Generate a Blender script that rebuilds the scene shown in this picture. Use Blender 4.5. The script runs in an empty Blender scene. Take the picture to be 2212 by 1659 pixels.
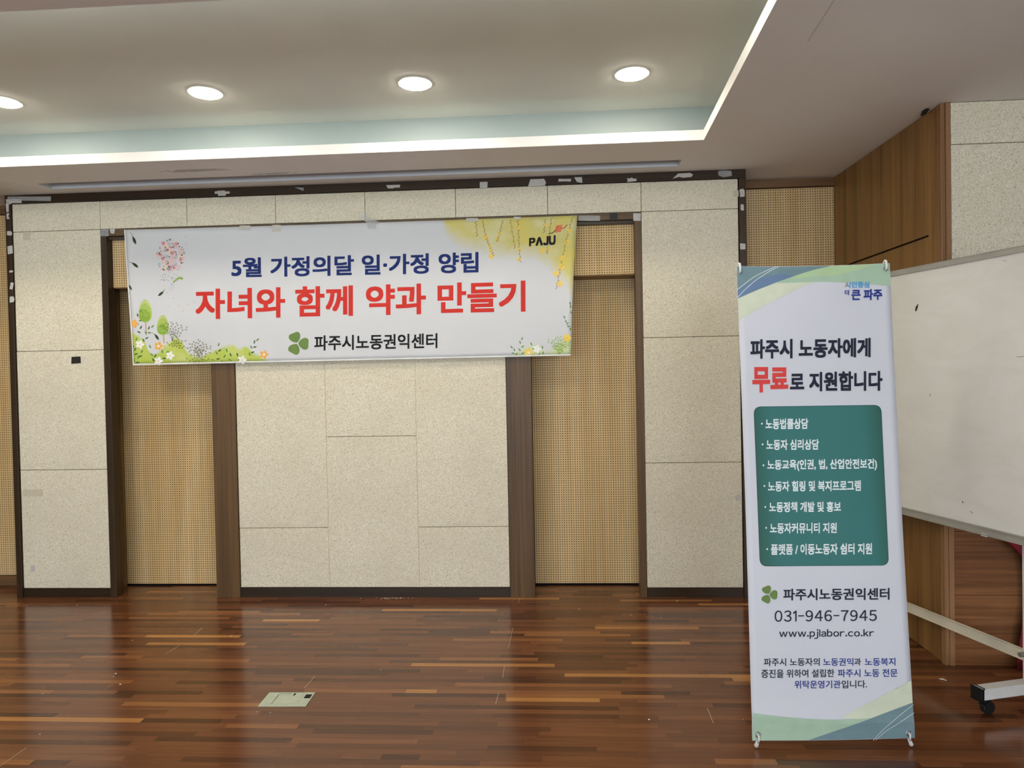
import bpy, bmesh, math, random
from mathutils import Vector, Matrix
S = bpy.context.scene
COL = S.collection
random.seed(7)

# ---------------------------------------------------------------- camera
F = 1500.0; CX, CY = 1106.0, 829.5
C = Vector((3.3099, -4.1213, 1.3436))
YAW, PITCH, ROLL = 0.0594, -0.0164, -0.0193
ca, sa, cb, sb = math.cos(YAW), math.sin(YAW), math.cos(PITCH), math.sin(PITCH)
W_ = Vector((-sa*cb, ca*cb, sb)); R0 = Vector((ca, sa, 0)); U0 = R0.cross(W_)
R_ = math.cos(ROLL)*R0 + math.sin(ROLL)*U0
U_ = -math.sin(ROLL)*R0 + math.cos(ROLL)*U0
cam = bpy.data.cameras.new('camera'); camo = bpy.data.objects.new('camera', cam); COL.objects.link(camo)
M = Matrix((R_, U_, -W_)).transposed().to_4x4(); M.translation = C
camo.matrix_world = M
cam.sensor_width = 36; cam.sensor_fit = 'HORIZONTAL'; cam.lens = F/2212*36
cam.clip_start = .05; cam.clip_end = 100
S.camera = camo

def ray(x, y): return (x-CX)/F*R_ - (y-CY)/F*U_ + W_
def on_axis(ax, val, x, y):
    d = ray(x, y); return C + d*((val-C[ax])/d[ax])
def on_plane(p0, n, x, y):
    d = ray(x, y); return C + d*((p0-C).dot(n)/d.dot(n))

# ---------------------------------------------------------------- world, light, exposure
S.view_settings.view_transform = 'Standard'; S.view_settings.look = 'None'
S.view_settings.gamma = 1; S.view_settings.use_curve_mapping = False
S.view_settings.exposure = 1.84
LAMP = 26.0          # radiance of the ceiling light diffusers
DAY = 19.0           # watts of daylight through each rear window
wd = bpy.data.worlds.new('world'); S.world = wd; wd.use_nodes = True
wd.node_tree.nodes['Background'].inputs[0].default_value = (.75, .85, 1, 1)
wd.node_tree.nodes['Background'].inputs[1].default_value = .6
COVE_AND_FILL = .10
ZC = 2.495           # lower ceiling
ZU = 2.74            # tray ceiling
YB = .24             # back wall
YR = -8.2            # rear wall
def window_light(x, w):
    l = bpy.data.lights.new('daylight', 'AREA'); l.shape = 'RECTANGLE'; l.size = w; l.size_y = 1.5
    l.energy = DAY; l.color = (.80, .90, 1.0)
    o = bpy.data.objects.new('daylight', l); COL.objects.link(o)
    o.location = (x, YR-.08, 1.45); o.rotation_euler = (math.radians(90), 0, 0)
    return o
WINX = (-.6, 1.6, 3.8, 6.0)
for x in WINX: window_light(x, 1.7)
def cove_and_fill_light(x0, x1, y, w):
    l = bpy.data.lights.new('cove_and_fill', 'AREA'); l.shape = 'RECTANGLE'; l.size = x1-x0; l.size_y = .03
    l.energy = w*(x1-x0); l.color = (.86, .95, 1.0); l.spread = math.radians(170)
    o = bpy.data.objects.new('cove_and_fill', l); COL.objects.link(o)
    o.location = ((x0+x1)/2, y, ZC+.058); o.rotation_euler = (math.radians(180), 0, 0)
cove_and_fill_light(-.7, 3.3, -.44, COVE_AND_FILL*.1); cove_and_fill_light(-.7, 3.9, -2.15, COVE_AND_FILL*16)  # second strip: unseen fill, added to brighten the tray ceiling

# ---------------------------------------------------------------- materials
def lin(c):
    return tuple(((v/255)/12.92 if v/255 <= .04045 else ((v/255+.055)/1.055)**2.4) for v in c) + (1,)
class N:
    """tiny node builder"""
    def __init__(s, name):
        s.m = bpy.data.materials.new(name); s.m.use_nodes = True; s.t = s.m.node_tree
        s.b = s.t.nodes['Principled BSDF']; s.b.inputs['Specular IOR Level'].default_value = .35
    def n(s, typ, ins=None, **kw):
        q = s.t.nodes.new(typ)
        for k, v in kw.items(): setattr(q, k, v)
        for k, v in (ins or {}).items():
            if isinstance(v, bpy.types.NodeSocket): s.t.links.new(v, q.inputs[k])
            else: q.inputs[k].default_value = v
        return q
    def math(s, op, a, b=0.0, c=0.0, clamp=False):
        return s.n('ShaderNodeMath', {0: a, 1: b, 2: c}, operation=op, use_clamp=clamp).outputs[0]
    def mix(s, f, a, b, blend='MIX'):
        q = s.n('ShaderNodeMix', data_type='RGBA', blend_type=blend)
        for i, v in ((0, f), (6, a), (7, b)):
            if isinstance(v, bpy.types.NodeSocket): s.t.links.new(v, q.inputs[i])
            else: q.inputs[i].default_value = v
        return q.outputs[2]
    def ramp(s, f, stops, interp='LINEAR'):
        q = s.n('ShaderNodeValToRGB', {0: f}); q.color_ramp.interpolation = interp
        e = q.color_ramp.elements
        while len(e) > 1: e.remove(e[-1])
        e[0].position, e[0].color = stops[0]
        for p, c in stops[1:]:
            x = e.new(p); x.color = c
        return q.outputs[0]
    def obj(s): return s.n('ShaderNodeTexCoord').outputs['Object']
    def pos(s): return s.n('ShaderNodeNewGeometry').outputs['Position']
    def mapv(s, v, sc=(1, 1, 1), loc=(0, 0, 0), rot=(0, 0, 0)):
        return s.n('ShaderNodeMapping', {0: v, 'Scale': sc, 'Location': loc, 'Rotation': rot}).outputs[0]
    def noise(s, v, scale=5, detail=4, rough=.5, dist=0):
        return s.n('ShaderNodeTexNoise', {'Vector': v, 'Scale': scale, 'Detail': detail, 'Roughness': rough, 'Distortion': dist}).outputs[0]
    def bump(s, h, strength=.3, dist=.001):
        q = s.n('ShaderNodeBump', {'Height': h, 'Strength': strength, 'Distance': dist})
        s.t.links.new(q.outputs[0], s.b.inputs['Normal'])
    def out(s, col=None, rough=.5, metal=0, spec=None):
        if col is not None:
            if isinstance(col, bpy.types.NodeSocket): s.t.links.new(col, s.b.inputs['Base Color'])
            else: s.b.inputs['Base Color'].default_value = col
        if isinstance(rough, bpy.types.NodeSocket): s.t.links.new(rough, s.b.inputs['Roughness'])
        else: s.b.inputs['Roughness'].default_value = rough
        s.b.inputs['Metallic'].default_value = metal
        if spec is not None: s.b.inputs['Specular IOR Level'].default_value = spec
        return s.m

def plain(name, rgb, rough=.5, metal=0, var=.06, scale=8, spec=None):
    k = N(name); f = k.noise(k.pos(), scale, 5)
    a = lin(rgb); d = tuple(v*(1-var*2) for v in a[:3]) + (1,); u = tuple(min(1, v*(1+var)) for v in a[:3]) + (1,)
    c = k.ramp(f, [(.3, d), (.7, u)])
    return k.out(c, rough, metal, spec)

def wood(name, dark, light, axis, rough=.45, fine=90, spec=.3, bands=.5):
    """axis: direction of the grain"""
    k = N(name); p = k.pos(); sc = [fine]*3; sc[axis] = 1.3
    a = k.noise(k.mapv(p, tuple(sc)), 1, 6, .65, .6)
    sc2 = [9.0]*3; sc2[axis] = .35
    b = k.noise(k.mapv(p, tuple(sc2)), 1, 3, .5, .8)
    f = k.math('ADD', k.math('MULTIPLY', a, 1-bands), k.math('MULTIPLY', b, bands))
    c = k.ramp(f, [(.36, lin(dark)), (.62, lin(light))])
    k.bump(a, .12, .001)
    return k.out(c, rough, 0, spec)

def cement_mat():
    k = N('wood_wool_cement'); p = k.obj()
    big = k.noise(p, 3.2, 3)
    w1 = k.math('ABSOLUTE', k.math('SUBTRACT', k.noise(k.mapv(p, (105, 60, 150), rot=(0, .5, 0)), 1, 1, .5, 1.4), .5))
    w2 = k.math('ABSOLUTE', k.math('SUBTRACT', k.noise(k.mapv(p, (165, 60, 100), loc=(7, 3, 1), rot=(0, -.6, 0)), 1, 1, .5, 1.4), .5))
    wm = k.ramp(k.math('MINIMUM', w1, w2), [(.004, (1, 1, 1, 1)), (.045, (0, 0, 0, 1))])
    fine = k.noise(p, 420, 2, .6)
    st = k.math('ADD', k.math('MULTIPLY', wm, .45), k.math('MULTIPLY', fine, .55))
    fib = k.ramp(st, [(.2, lin((200, 188, 160))), (.38, lin((236, 226, 201))), (.7, lin((252, 246, 228)))])
    pit = k.noise(k.mapv(p, (190, 120, 150), rot=(0, .8, 0)), 1, 2, .55, .8)
    pm = k.math('SUBTRACT', pit, k.math('MULTIPLY', big, .10))
    pitm = k.ramp(pm, [(.295, (1, 1, 1, 1)), (.335, (0, 0, 0, 1))])
    c = k.mix(k.math('MULTIPLY', pitm, .60), fib, lin((120, 106, 82)))
    tone = k.ramp(big, [(.3, (.90, .89, .87, 1)), (.7, (1, 1, 1, 1))])
    c = k.mix(1.0, c, tone, 'MULTIPLY')
    # rim of the board pressed smooth: less pitted, paler
    k.bump(k.math('SUBTRACT', st, k.math('MULTIPLY', pitm, .6)), .5, .0016)
    return k.out(c, .95, 0, .1)

def peg_mat(name, dark, light):
    k = N(name); o = k.obj(); P = .0148
    sx = k.n('ShaderNodeSeparateXYZ', {0: o})
    def fr(v): return k.math('SUBTRACT', k.math('FRACT', k.math('DIVIDE', v, P)), .5)
    x = fr(sx.outputs[0]); z = fr(sx.outputs[2])
    d = k.math('SQRT', k.math('ADD', k.math('MULTIPLY', x, x), k.math('MULTIPLY', z, z)))
    hole = k.math('LESS_THAN', d, .205)
    p = k.pos()
    a = k.noise(k.mapv(p, (60, 60, 1.2)), 1, 4, .6, .3)
    b = k.noise(k.mapv(p, (6, 6, .5)), 1, 3, .5, .5)
    w = k.ramp(k.math('ADD', k.math('MULTIPLY', a, .4), k.math('MULTIPLY', b, .6)), [(.35, lin(dark)), (.65, lin(light))])
    c = k.mix(hole, w, lin((46, 28, 12)))
    k.bump(k.math('SUBTRACT', 1.0, hole), .8, .004)
    return k.out(c, k.math('ADD', .5, k.math('MULTIPLY', hole, .5)), 0, .12)

def floor_mat():
    k = N('parquet_strip')
    t1 = k.n('ShaderNodeAttribute', attribute_type='GEOMETRY', attribute_name='tone').outputs['Fac']
    t2 = k.n('ShaderNodeAttribute', attribute_type='OBJECT', attribute_name='tone').outputs['Fac']
    t = k.math('ADD', t1, t2); p = k.pos()
    off = k.n('ShaderNodeCombineXYZ', {0: k.math('MULTIPLY', t, 37.0), 1: 0.0, 2: k.math('MULTIPLY', t, 91.0)}).outputs[0]
    v = k.n('ShaderNodeVectorMath', {0: p, 1: off}, operation='ADD').outputs[0]
    g = k.noise(k.mapv(v, (3, 120, 1)), 1, 5, .6, .4)
    g2 = k.noise(k.mapv(v, (1.5, 14, 1)), 1, 3, .5, .3)
    c = k.ramp(t, [(0, lin((76, 44, 27))), (.2, lin((96, 58, 36))), (.5, lin((114, 70, 43))),
                   (.8, lin((132, 83, 50))), (.9, lin((148, 96, 57))), (1, lin((188, 132, 72)))])
    m = k.ramp(k.math('ADD', k.math('MULTIPLY', g, .6), k.math('MULTIPLY', g2, .4)), [(.35, (.72, .70, .68, 1)), (.65, (1.1, 1.1, 1.1, 1))])
    c = k.mix(1.0, c, m, 'MULTIPLY')
    wear = k.noise(p, 2.2, 4, .6)
    r = k.n('ShaderNodeMapRange', {0: wear, 1: .3, 2: .7, 3: .13, 4: .24}).outputs[0]
    k.bump(k.noise(k.mapv(p, (20, 60, 20)), 1, 3), .05, .001)
    return k.out(c, r, 0, .48)

def glow(name, rgb, strength):
    k = N(name); k.b.inputs['Emission Color'].default_value = rgb; k.b.inputs['Emission Strength'].default_value = strength
    return k.out(lin((240, 240, 240)), .4)

def board_mat():
    k = N('whiteboard_enamel'); p = k.pos()
    a = k.noise(k.mapv(p, (3, 3, 7), rot=(.5, .3, 0)), 1, 5, .6, 1.2)
    c = k.ramp(a, [(.3, lin((221, 219, 210))), (.65, lin((228, 227, 220)))])
    return k.out(c, .28, 0, .4)

def sheet_mat():
    """banner cloth: white ground with the soft printed watercolour washes at three corners"""
    k = N('printed_banner_cloth')
    uv = k.n('ShaderNodeUVMap', uv_map='UVMap').outputs[0]
    s = k.n('ShaderNodeSeparateXYZ', {0: uv}); u, v = s.outputs[0], s.outputs[1]
    n1 = k.noise(k.mapv(uv, (60, 20, 1)), 1, 4, .6)
    n2 = k.noise(k.mapv(uv, (14, 5, 1)), 1, 3, .5)
    def curve(x, pts):
        q = k.n('ShaderNodeFloatCurve', {'Factor': 1.0, 'Value': x}); cm = q.mapping.curves[0]
        while len(cm.points) > 2: cm.points.remove(cm.points[1])
        cm.points[0].location = pts[0]; cm.points[1].location = pts[-1]
        for q_ in pts[1:-1]: cm.points.new(*q_)
        q.mapping.update(); return q.outputs[0]
    hl = curve(u, [(0, .26), (.012, .235), (.03, .19), (.05, .09), (.07, .13), (.09, .18), (.107, .205), (.125, .12), (.137, .08), (.16, .06),
                   (.18, .085), (.205, .12), (.236, .14), (.25, .115), (.266, .13), (.28, .09), (.3, .055), (.327, .005), (.34, 0), (1, 0)])
    hr = curve(u, [(0, 0), (.855, 0), (.88, .05), (.905, .09), (.925, .10), (.945, .05), (.97, .10), (1, .15)])
    ht = curve(u, [(0, 0), (.70, 0), (.72, .13), (.755, .21), (.80, .27), (.85, .31), (.90, .31), (.94, .38), (1, .60)])
    def mask(h, dist, soft, amp):
        d = k.math('SUBTRACT', k.math('ADD', h, k.math('MULTIPLY', k.math('SUBTRACT', n1, .5), amp)), dist)
        return k.math('DIVIDE', d, soft, clamp=True)
    m1 = mask(hl, v, .025, .05); m2 = mask(hr, v, .05, .05); m3 = mask(ht, k.math('SUBTRACT', 1.0, v), .13, .08)
    white = lin((208, 208, 210))
    green = k.ramp(n2, [(.35, lin((176, 196, 78))), (.5, lin((188, 200, 96))), (.65, lin((202, 208, 128)))])
    yel = k.ramp(n2, [(.32, lin((216, 198, 96))), (.5, lin((208, 198, 124))), (.68, lin((214, 208, 160)))])
    c = k.mix(m3, white, yel); c = k.mix(m1, c, green)
    c = k.mix(k.math('MULTIPLY', m2, .75), c, lin((205, 218, 150)))
    k.bump(k.noise(k.mapv(uv, (900, 300, 1)), 1, 1), .06, .0004)
    return k.out(c, .62, 0, .25)

def ceil_mat():
    k = N('ceiling_paint'); p = k.pos()
    base = k.ramp(k.noise(p, 1.5, 5), [(.3, lin((230, 226, 220))), (.7, lin((236, 232, 227)))])
    def spot(cx_, cy_, rx, ry):
        v = k.mapv(p, (1/rx, 1/ry, 0), (-cx_/rx, -cy_/ry, 0))
        d = k.n('ShaderNodeVectorMath', {0: v}, operation='LENGTH').outputs[1]
        return k.math('SUBTRACT', 1.0, d, clamp=True)
    # damp stain over the frame corner and scuffed patches along the service slot
    m = k.math('MULTIPLY', spot(-.12, -.10, .42, .40), k.noise(p, 9, 4, .6))
    c = k.mix(k.math('MULTIPLY', m, 1.1, clamp=True), base, lin((120, 104, 92)))
    sc = k.math('MAXIMUM', spot(1.35, -.37, .45, .06), spot(1.75, -.26, .3, .03))
    f = k.math('GREATER_THAN', k.math('MULTIPLY', sc, k.noise(k.mapv(p, (30, 70, 1)), 1, 4, .7)), .30)
    c = k.mix(k.math('MULTIPLY', f, .45), c, lin((110, 98, 86)))
    return k.out(c, .85, 0, .15)
MT = dict(
    cement=cement_mat(),
    peg=peg_mat('perforated_board', (202, 168, 114), (228, 198, 148)),
    frame=wood('dark_stained_wood', (36, 25, 14), (58, 43, 27), 0, .35),
    frame_v=wood('dark_stained_wood_upright', (42, 30, 17), (68, 50, 31), 2, .35),
    pillar=wood('brown_veneer', (72, 52, 30), (108, 82, 52), 2, .4),
    lintel=wood('brown_veneer_lying', (68, 50, 30), (102, 78, 50), 0, .4),
    filler=plain('pale_joint_filler', (206, 192, 160), .9),
    oak=wood('oak_veneer', (112, 80, 44), (158, 118, 68), 2, .4, 60),
    oak_edge=wood('oak_edging', (128, 92, 60), (172, 130, 92), 2, .4, 60),
    oak_h=wood('oak_plank_lying', (84, 52, 30), (150, 100, 62), 0, .42, 45),
    oak_trim=wood('oak_trim_lying', (92, 66, 42), (130, 96, 62), 0, .45, 60),
    tan=wood('tan_batten', (120, 90, 52), (160, 124, 76), 2, .45, 60),
    ceil=ceil_mat(),
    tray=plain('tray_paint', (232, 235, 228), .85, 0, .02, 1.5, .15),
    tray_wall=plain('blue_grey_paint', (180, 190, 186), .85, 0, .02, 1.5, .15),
    slot=plain('slot_daylight_tint', (208, 212, 216), .7, 0, .03, 4, .2),  # pale blue cast of daylight put into the slot's colour
    plaster=plain('plaster', (205, 200, 190), .85, 0, .03, 2, .15),
    dark=plain('dark_backing', (28, 22, 17), .9),
    floor=floor_mat(),
    sub=plain('subfloor', (34, 20, 13), .8),
    lamp=glow('lamp_diffuser', (1.0, .92, .77, 1), LAMP),
    ring=plain('white_enamel', (232, 230, 224), .4),
    sheet=sheet_mat(),
    stand=plain('stand_banner_film', (212, 213, 220), .42, 0, .01, 3, .3),
    hem=plain('white_hem', (228, 228, 224), .6),
    white_plastic=plain('white_plastic', (228, 226, 226), .35),
    steel=plain('galvanised_steel', (150, 150, 148), .35, .7),
    tape=plain('paper_tape', (196, 192, 184), .7, 0, .06, 60),
    tape_grey=plain('grey_tape', (150, 148, 146), .6, 0, .08, 60),
    tape_tan=plain('tan_tape', (204, 194, 168), .7, 0, .05, 60),
    tape_black=plain('black_tape', (38, 32, 28), .5, 0, .08, 60),
    board=board_mat(),
    alu=plain('grey_aluminium', (176, 174, 164), .4, .3),
    cream=plain('cream_steel_tube', (214, 206, 184), .4),
    white_metal=plain('white_steel_tube', (214, 212, 208), .4),
    black=plain('black_plastic', (24, 24, 25), .45),
    red=plain('red_cloth', (130, 30, 40), .75, 0, .2, 12),
    plate=plain('grey_green_metal', (186, 194, 172), .45, .0, .05, 40),
    hole=plain('black_recess', (10, 10, 12), .7),
    chalk=plain('white_debris', (226, 216, 196), .8),
    ink=plain('marker_smear', (52, 48, 40), .8),
)
def ink(name, rgb, rough=.6): return plain('print_' + name, rgb, rough, 0, .03, 20, .2)
kf = N('clear_tape'); kf.b.inputs['Alpha'].default_value = .30
kf.bump(kf.noise(kf.pos(), 160, 3, .6), 1.0, .004); MT['clear'] = kf.out(lin((225, 225, 220)), .08)
ks = N('smear_film'); ks.b.inputs['Alpha'].default_value = .4; MT['smear'] = ks.out(lin((150, 148, 140)), .5)

# ---------------------------------------------------------------- helpers
def mesh_obj(name, bm, mat, parent=None, smooth=False, loc=None):
    me = bpy.data.meshes.new(name)
    if loc is not None: bmesh.ops.translate(bm, verts=bm.verts, vec=-Vector(loc))
    bm.to_mesh(me); bm.free()
    if mat: me.materials.append(mat)
    if smooth:
        for p in me.polygons: p.use_smooth = True
    o = bpy.data.objects.new(name, me); COL.objects.link(o)
    if parent is not None:
        o.parent = parent
        w = Vector((0, 0, 0)); q = parent
        while q is not None: w += q.location; q = q.parent
        o.location = (Vector(loc) if loc is not None else Vector((0, 0, 0))) - w
    elif loc is not None: o.location = loc
    return o
def tag(o, label, cat, group=None):
    o['label'] = label; o['category'] = cat
    if group: o['group'] = group
    return o
def thing(name, label, cat, loc=(0, 0, 0), group=None):
    o = bpy.data.objects.new(name, None); COL.objects.link(o); o.location = loc; o.empty_display_size = .05
    return tag(o, label, cat, group)
def struct(o):
    o['kind'] = 'structure'; return o
def box(bm, x0, x1, y0, y1, z0, z1, bev=0):
    if x1 < x0: x0, x1 = x1, x0
    if y1 < y0: y0, y1 = y1, y0
    if z1 < z0: z0, z1 = z1, z0
    r = bmesh.ops.create_cube(bm, size=1)
    vs = r['verts']
    for v in vs:
        v.co = Vector((x0 if v.co.x < 0 else x1, y0 if v.co.y < 0 else y1, z0 if v.co.z < 0 else z1))
    if bev:
        es = list({e for v in vs for e in v.link_edges})
        bmesh.ops.bevel(bm, geom=es, offset=bev, segments=2, affect='EDGES', profile=.5)
    return bm
def bx(name, mat, parent, *a, bev=0, **kw):
    return mesh_obj(name, box(bmesh.new(), *a, bev=bev), mat, parent, **kw)
def obox(bm, p, ax, half, bev=0):
    """oriented box: centre p, three unit axes, half sizes"""
    r = bmesh.ops.create_cube(bm, size=2)['verts']
    for v in r:
        c = v.co.copy(); v.co = Vector(p) + ax[0]*c.x*half[0] + ax[1]*c.y*half[1] + ax[2]*c.z*half[2]
    if bev:
        es = list({e for v in r for e in v.link_edges}); bmesh.ops.bevel(bm, geom=es, offset=bev, segments=2, affect='EDGES')
    return bm
def bar(bm, a, b, w, h, bev=0, up=Vector((0, 0, 1))):
    a, b = Vector(a), Vector(b); d = (b-a).normalized(); s = d.cross(up).normalized(); u = s.cross(d)
    return obox(bm, (a+b)/2, (d, s, u), ((b-a).length/2, w/2, h/2), bev)
def tube(bm, pts, r, seg=10, cap=True):
    pts = [Vector(p) for p in pts]; rings = []
    rr = r if isinstance(r, (list, tuple)) else [r]*len(pts)
    prev = None
    for i, p in enumerate(pts):
        d = (pts[min(i+1, len(pts)-1)] - pts[max(i-1, 0)]).normalized()
        s = d.cross(Vector((0, 0, 1)) if abs(d.z) < .9 else Vector((1, 0, 0))).normalized() if prev is None else (prev - d*prev.dot(d)).normalized()
        prev = s; t = d.cross(s)
        rings.append([bm.verts.new(p + (s*math.cos(a) + t*math.sin(a))*rr[i]) for a in [2*math.pi*j/seg for j in range(seg)]])
    for a, b in zip(rings, rings[1:]):
        for j in range(seg): bm.faces.new((a[j], a[(j+1) % seg], b[(j+1) % seg], b[j]))
    if cap:
        bm.faces.new(rings[0][::-1]); bm.faces.new(rings[-1])
    return bm
def disc(bm, c, r, z0, z1, seg=40, r2=None):
    """cylinder / cone frustum with vertical axis"""
    r2 = r if r2 is None else r2; lo, hi = [], []
    for j in range(seg):
        a = 2*math.pi*j/seg
        lo.append(bm.verts.new((c[0]+r*math.cos(a), c[1]+r*math.sin(a), z0)))
        hi.append(bm.verts.new((c[0]+r2*math.cos(a), c[1]+r2*math.sin(a), z1)))
    for j in range(seg): bm.faces.new((lo[j], lo[(j+1) % seg], hi[(j+1) % seg], hi[j]))
    bm.faces.new(lo[::-1]); bm.faces.new(hi)
    return bm
def torus(bm, c, ax, R, r, n=18, m=8):
    ax = Vector(ax).normalized(); s = ax.orthogonal().normalized(); t = ax.cross(s); rings = []
    for i in range(n):
        a = 2*math.pi*i/n; d = s*math.cos(a)+t*math.sin(a); p = Vector(c)+d*R
        rings.append([bm.verts.new(p + d*r*math.cos(b) + ax*r*math.sin(b)) for b in [2*math.pi*j/m for j in range(m)]])
    for i in range(n):
        a, b = rings[i], rings[(i+1) % n]
        for j in range(m): bm.faces.new((a[j], b[j], b[(j+1) % m], a[(j+1) % m]))
    return bm

# ================================================================ FLOOR
XL, XR = -3.2, 7.4
floor = struct(bx('floor', MT['sub'], None, XL, XR, YR, YB+.05, -.12, -.003))
SW = .0335
umesh = None
def strip_mesh():
    bm = bmesh.new(); box(bm, -.5, .5, -.5, .5, -.5, .5); me = bpy.data.meshes.new('floor_strip'); bm.to_mesh(me); bm.free()
    me.materials.append(MT['floor']); return me
umesh = strip_mesh()
strips = []
y = YB-.01; row = 0; prev_tone = .4
def tone():
    r = random.random()
    if r < .02: return random.uniform(.96, 1.0)
    if r < .075: return random.uniform(.84, .92)
    if r < .30: return random.uniform(.02, .25)
    return random.gauss(.52, .12)
while y > YR:
    x = XL - random.random()*.3
    while x < XR:
        L = random.choice((.14, .22, .30, .38, .46, .54, .66, .5, .8)) * random.uniform(.93, 1.07)
        x1 = min(x+L, XR)
        if x1 > XL: strips.append((max(x, XL), x1, y-SW, y, tone()))
        x += L
    y -= SW; row += 1
def seen(s):
    cx_, cy_ = (s[0]+s[1])/2, (s[2]+s[3])/2
    P = Vector((min(max(cx_, s[0]), s[1]), cy_, 0)) - C; D = P.dot(W_)
    if D < .3: return False
    px = CX+F*P.dot(R_)/D; py = CY-F*P.dot(U_)/D
    return -60 < px < 2270 and py < 1672
vis = sorted([s for s in strips if seen(s)], key=lambda s: -(s[1]-s[0])/(((s[2]+s[3])/2-C.y)**3))[:300]
vs_ = set(vis)
first = True
for s in vis:
    o = bpy.data.objects.new('floor_strip', umesh); COL.objects.link(o); o.parent = floor
    o.scale = (s[1]-s[0]-.0003, SW-.00025, .003); o.location = ((s[0]+s[1])/2, (s[2]+s[3])/2, -.0015)
    o['tone'] = s[4]
vb, fb, tb = [], [], []
for s in strips:
    if s in vs_: continue
    g = .0003; a = len(vb)
    vb += [(s[0]+g, s[2]+g, 0), (s[1]-g, s[2]+g, 0), (s[1]-g, s[3]-g, 0), (s[0]+g, s[3]-g, 0),
           (s[0]+g, s[2]+g, -.003), (s[1]-g, s[2]+g, -.003), (s[1]-g, s[3]-g, -.003), (s[0]+g, s[3]-g, -.003)]
    fb += [(a, a+1, a+2, a+3), (a, a+4, a+5, a+1), (a+1, a+5, a+6, a+2), (a+2, a+6, a+7, a+3), (a+3, a+7, a+4, a)]
    tb += [s[4]]*5
me = bpy.data.meshes.new('distant_floor_strips'); me.from_pydata(vb, [], fb)
at = me.attributes.new('tone', 'FLOAT', 'FACE'); at.data.foreach_set('value', tb); me.materials.append(MT['floor'])
o = bpy.data.objects.new('distant_floor_strips', me); COL.objects.link(o); o.parent = floor; o['kind'] = 'stuff'
# pale plank-end joints
for (a, b) in (((1528, 1530), (1541, 1562)), ((1108, 1357), (1098, 1400)), ((1089.5, 1440), (1086, 1463)), ((1076.9, 1497), (1071, 1520)),
               ((680, 1461), (657, 1487)), ((0, 1655), (57, 1615)), ((388, 1394), (357, 1413)), ((1122, 1290), (1120, 1303)), ((437, 1356), (418, 1372))):
    p, q = on_axis(2, .0003, *a), on_axis(2, .0003, *b)
    bm = bmesh.new(); bar(bm, p, q, .0012, .0004); mesh_obj('plank_joint', bm, MT['tape_tan'], floor)

# ================================================================ CEILING
def ring_quads(bm, outer, holes, z, up=False):
    """plane with rectangular holes, by cutting into a grid of cells"""
    xs = sorted({outer[0], outer[1], *[v for h in holes for v in h[:2]]}); ys = sorted({outer[2], outer[3], *[v for h in holes for v in h[2:]]})
    for i in range(len(xs)-1):
        for j in range(len(ys)-1):
            mx, my = (xs[i]+xs[i+1])/2, (ys[j]+ys[j+1])/2
            if any(h[0] < mx < h[1] and h[2] < my < h[3] for h in holes): continue
            vs = [bm.verts.new(p) for p in ((xs[i], ys[j], z), (xs[i+1], ys[j], z), (xs[i+1], ys[j+1], z), (xs[i], ys[j+1], z))]
            bm.faces.new(vs if up else vs[::-1])
TX0, TX1, TY0, TY1 = -.87, 4.075, -2.04, -.556
SX0, SX1, SY0, SY1 = .335, 4.039, -.234, -.115
bm = bmesh.new()
ring_quads(bm, (XL, XR, YR, YB), [(TX0, TX1, TY0, TY1), (SX0, SX1, SY0, SY1)], ZC)
ring_quads(bm, (XL, XR, YR, YB), [(TX0-.2, TX1+.22, TY0-.2, TY1+.22), (SX0, SX1, SY0, SY1)], ZC+.052, True)
bmesh.ops.remove_doubles(bm, verts=bm.verts, dist=1e-4)
# the opening's outer corner runs very slightly out of square
for v in bm.verts:
    if abs(v.co.x-SX1) < 1e-3 and v.co.y < TY0+1e-3: v.co.x = 3.9
    if abs(v.co.x-TX1) < 1e-3:
        v.co.x = 4.088 - (v.co.y-TY1)/(-1.3)*.056 if v.co.y < TY1+1e-3 and v.co.y > TY0-1e-3 else v.co.x
ceiling = struct(mesh_obj('ceiling', bm, MT['ceil']))
# upper part of the tray: walls and top
bm = bmesh.new()
tx0, tx1, ty0, ty1 = TX0-.2, TX1+.22, TY0-.2, -.345
box(bm, tx0-.05, tx1+.05, ty1, ty1+.05, ZC+.052, ZU)
box(bm, tx0-.05, tx1+.05, ty0-.05, ty0, ZC+.052, ZU)
box(bm, tx0-.05, tx0, ty0, ty1, ZC+.052, ZU); box(bm, tx1, tx1+.05, ty0, ty1, ZC+.052, ZU)
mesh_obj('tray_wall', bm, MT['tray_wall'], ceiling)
bx('tray_ceiling', MT['tray'], ceiling, tx0-.05, tx1+.05, ty0-.05, ty1+.05, ZU, ZU+.04)
# upstand (lip) around the opening
xa, xb = 4.088, 4.088-.064
def lip(pts, name='tray_lip'):
    bm = bmesh.new(); lo = [bm.verts.new((p[0], p[1], ZC+.0006)) for p in pts]; hi = [bm.verts.new((p[0], p[1], ZC+.052)) for p in pts]
    n = len(pts)
    for j in range(n): bm.faces.new((lo[j], lo[(j+1) % n], hi[(j+1) % n], hi[j]))
    bm.faces.new(lo[::-1]); bm.faces.new(hi); bmesh.ops.recalc_face_normals(bm, faces=bm.faces)
    mesh_obj(name, bm, MT['ceil'], ceiling)
lip([(TX0, TY1), (xa, TY1), (xa+.02, TY1+.02), (TX0-.02, TY1+.02)])
lip([(TX0, TY0), (xb, TY0), (xb+.02, TY0-.02), (TX0-.02, TY0-.02)][::-1])
lip([(xa, TY1), (xb, TY0), (xb+.02, TY0-.02), (xa+.02, TY1+.02)])
lip([(TX0, TY1), (TX0, TY0), (TX0-.02, TY0-.02), (TX0-.02, TY1+.02)][::-1])
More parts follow.
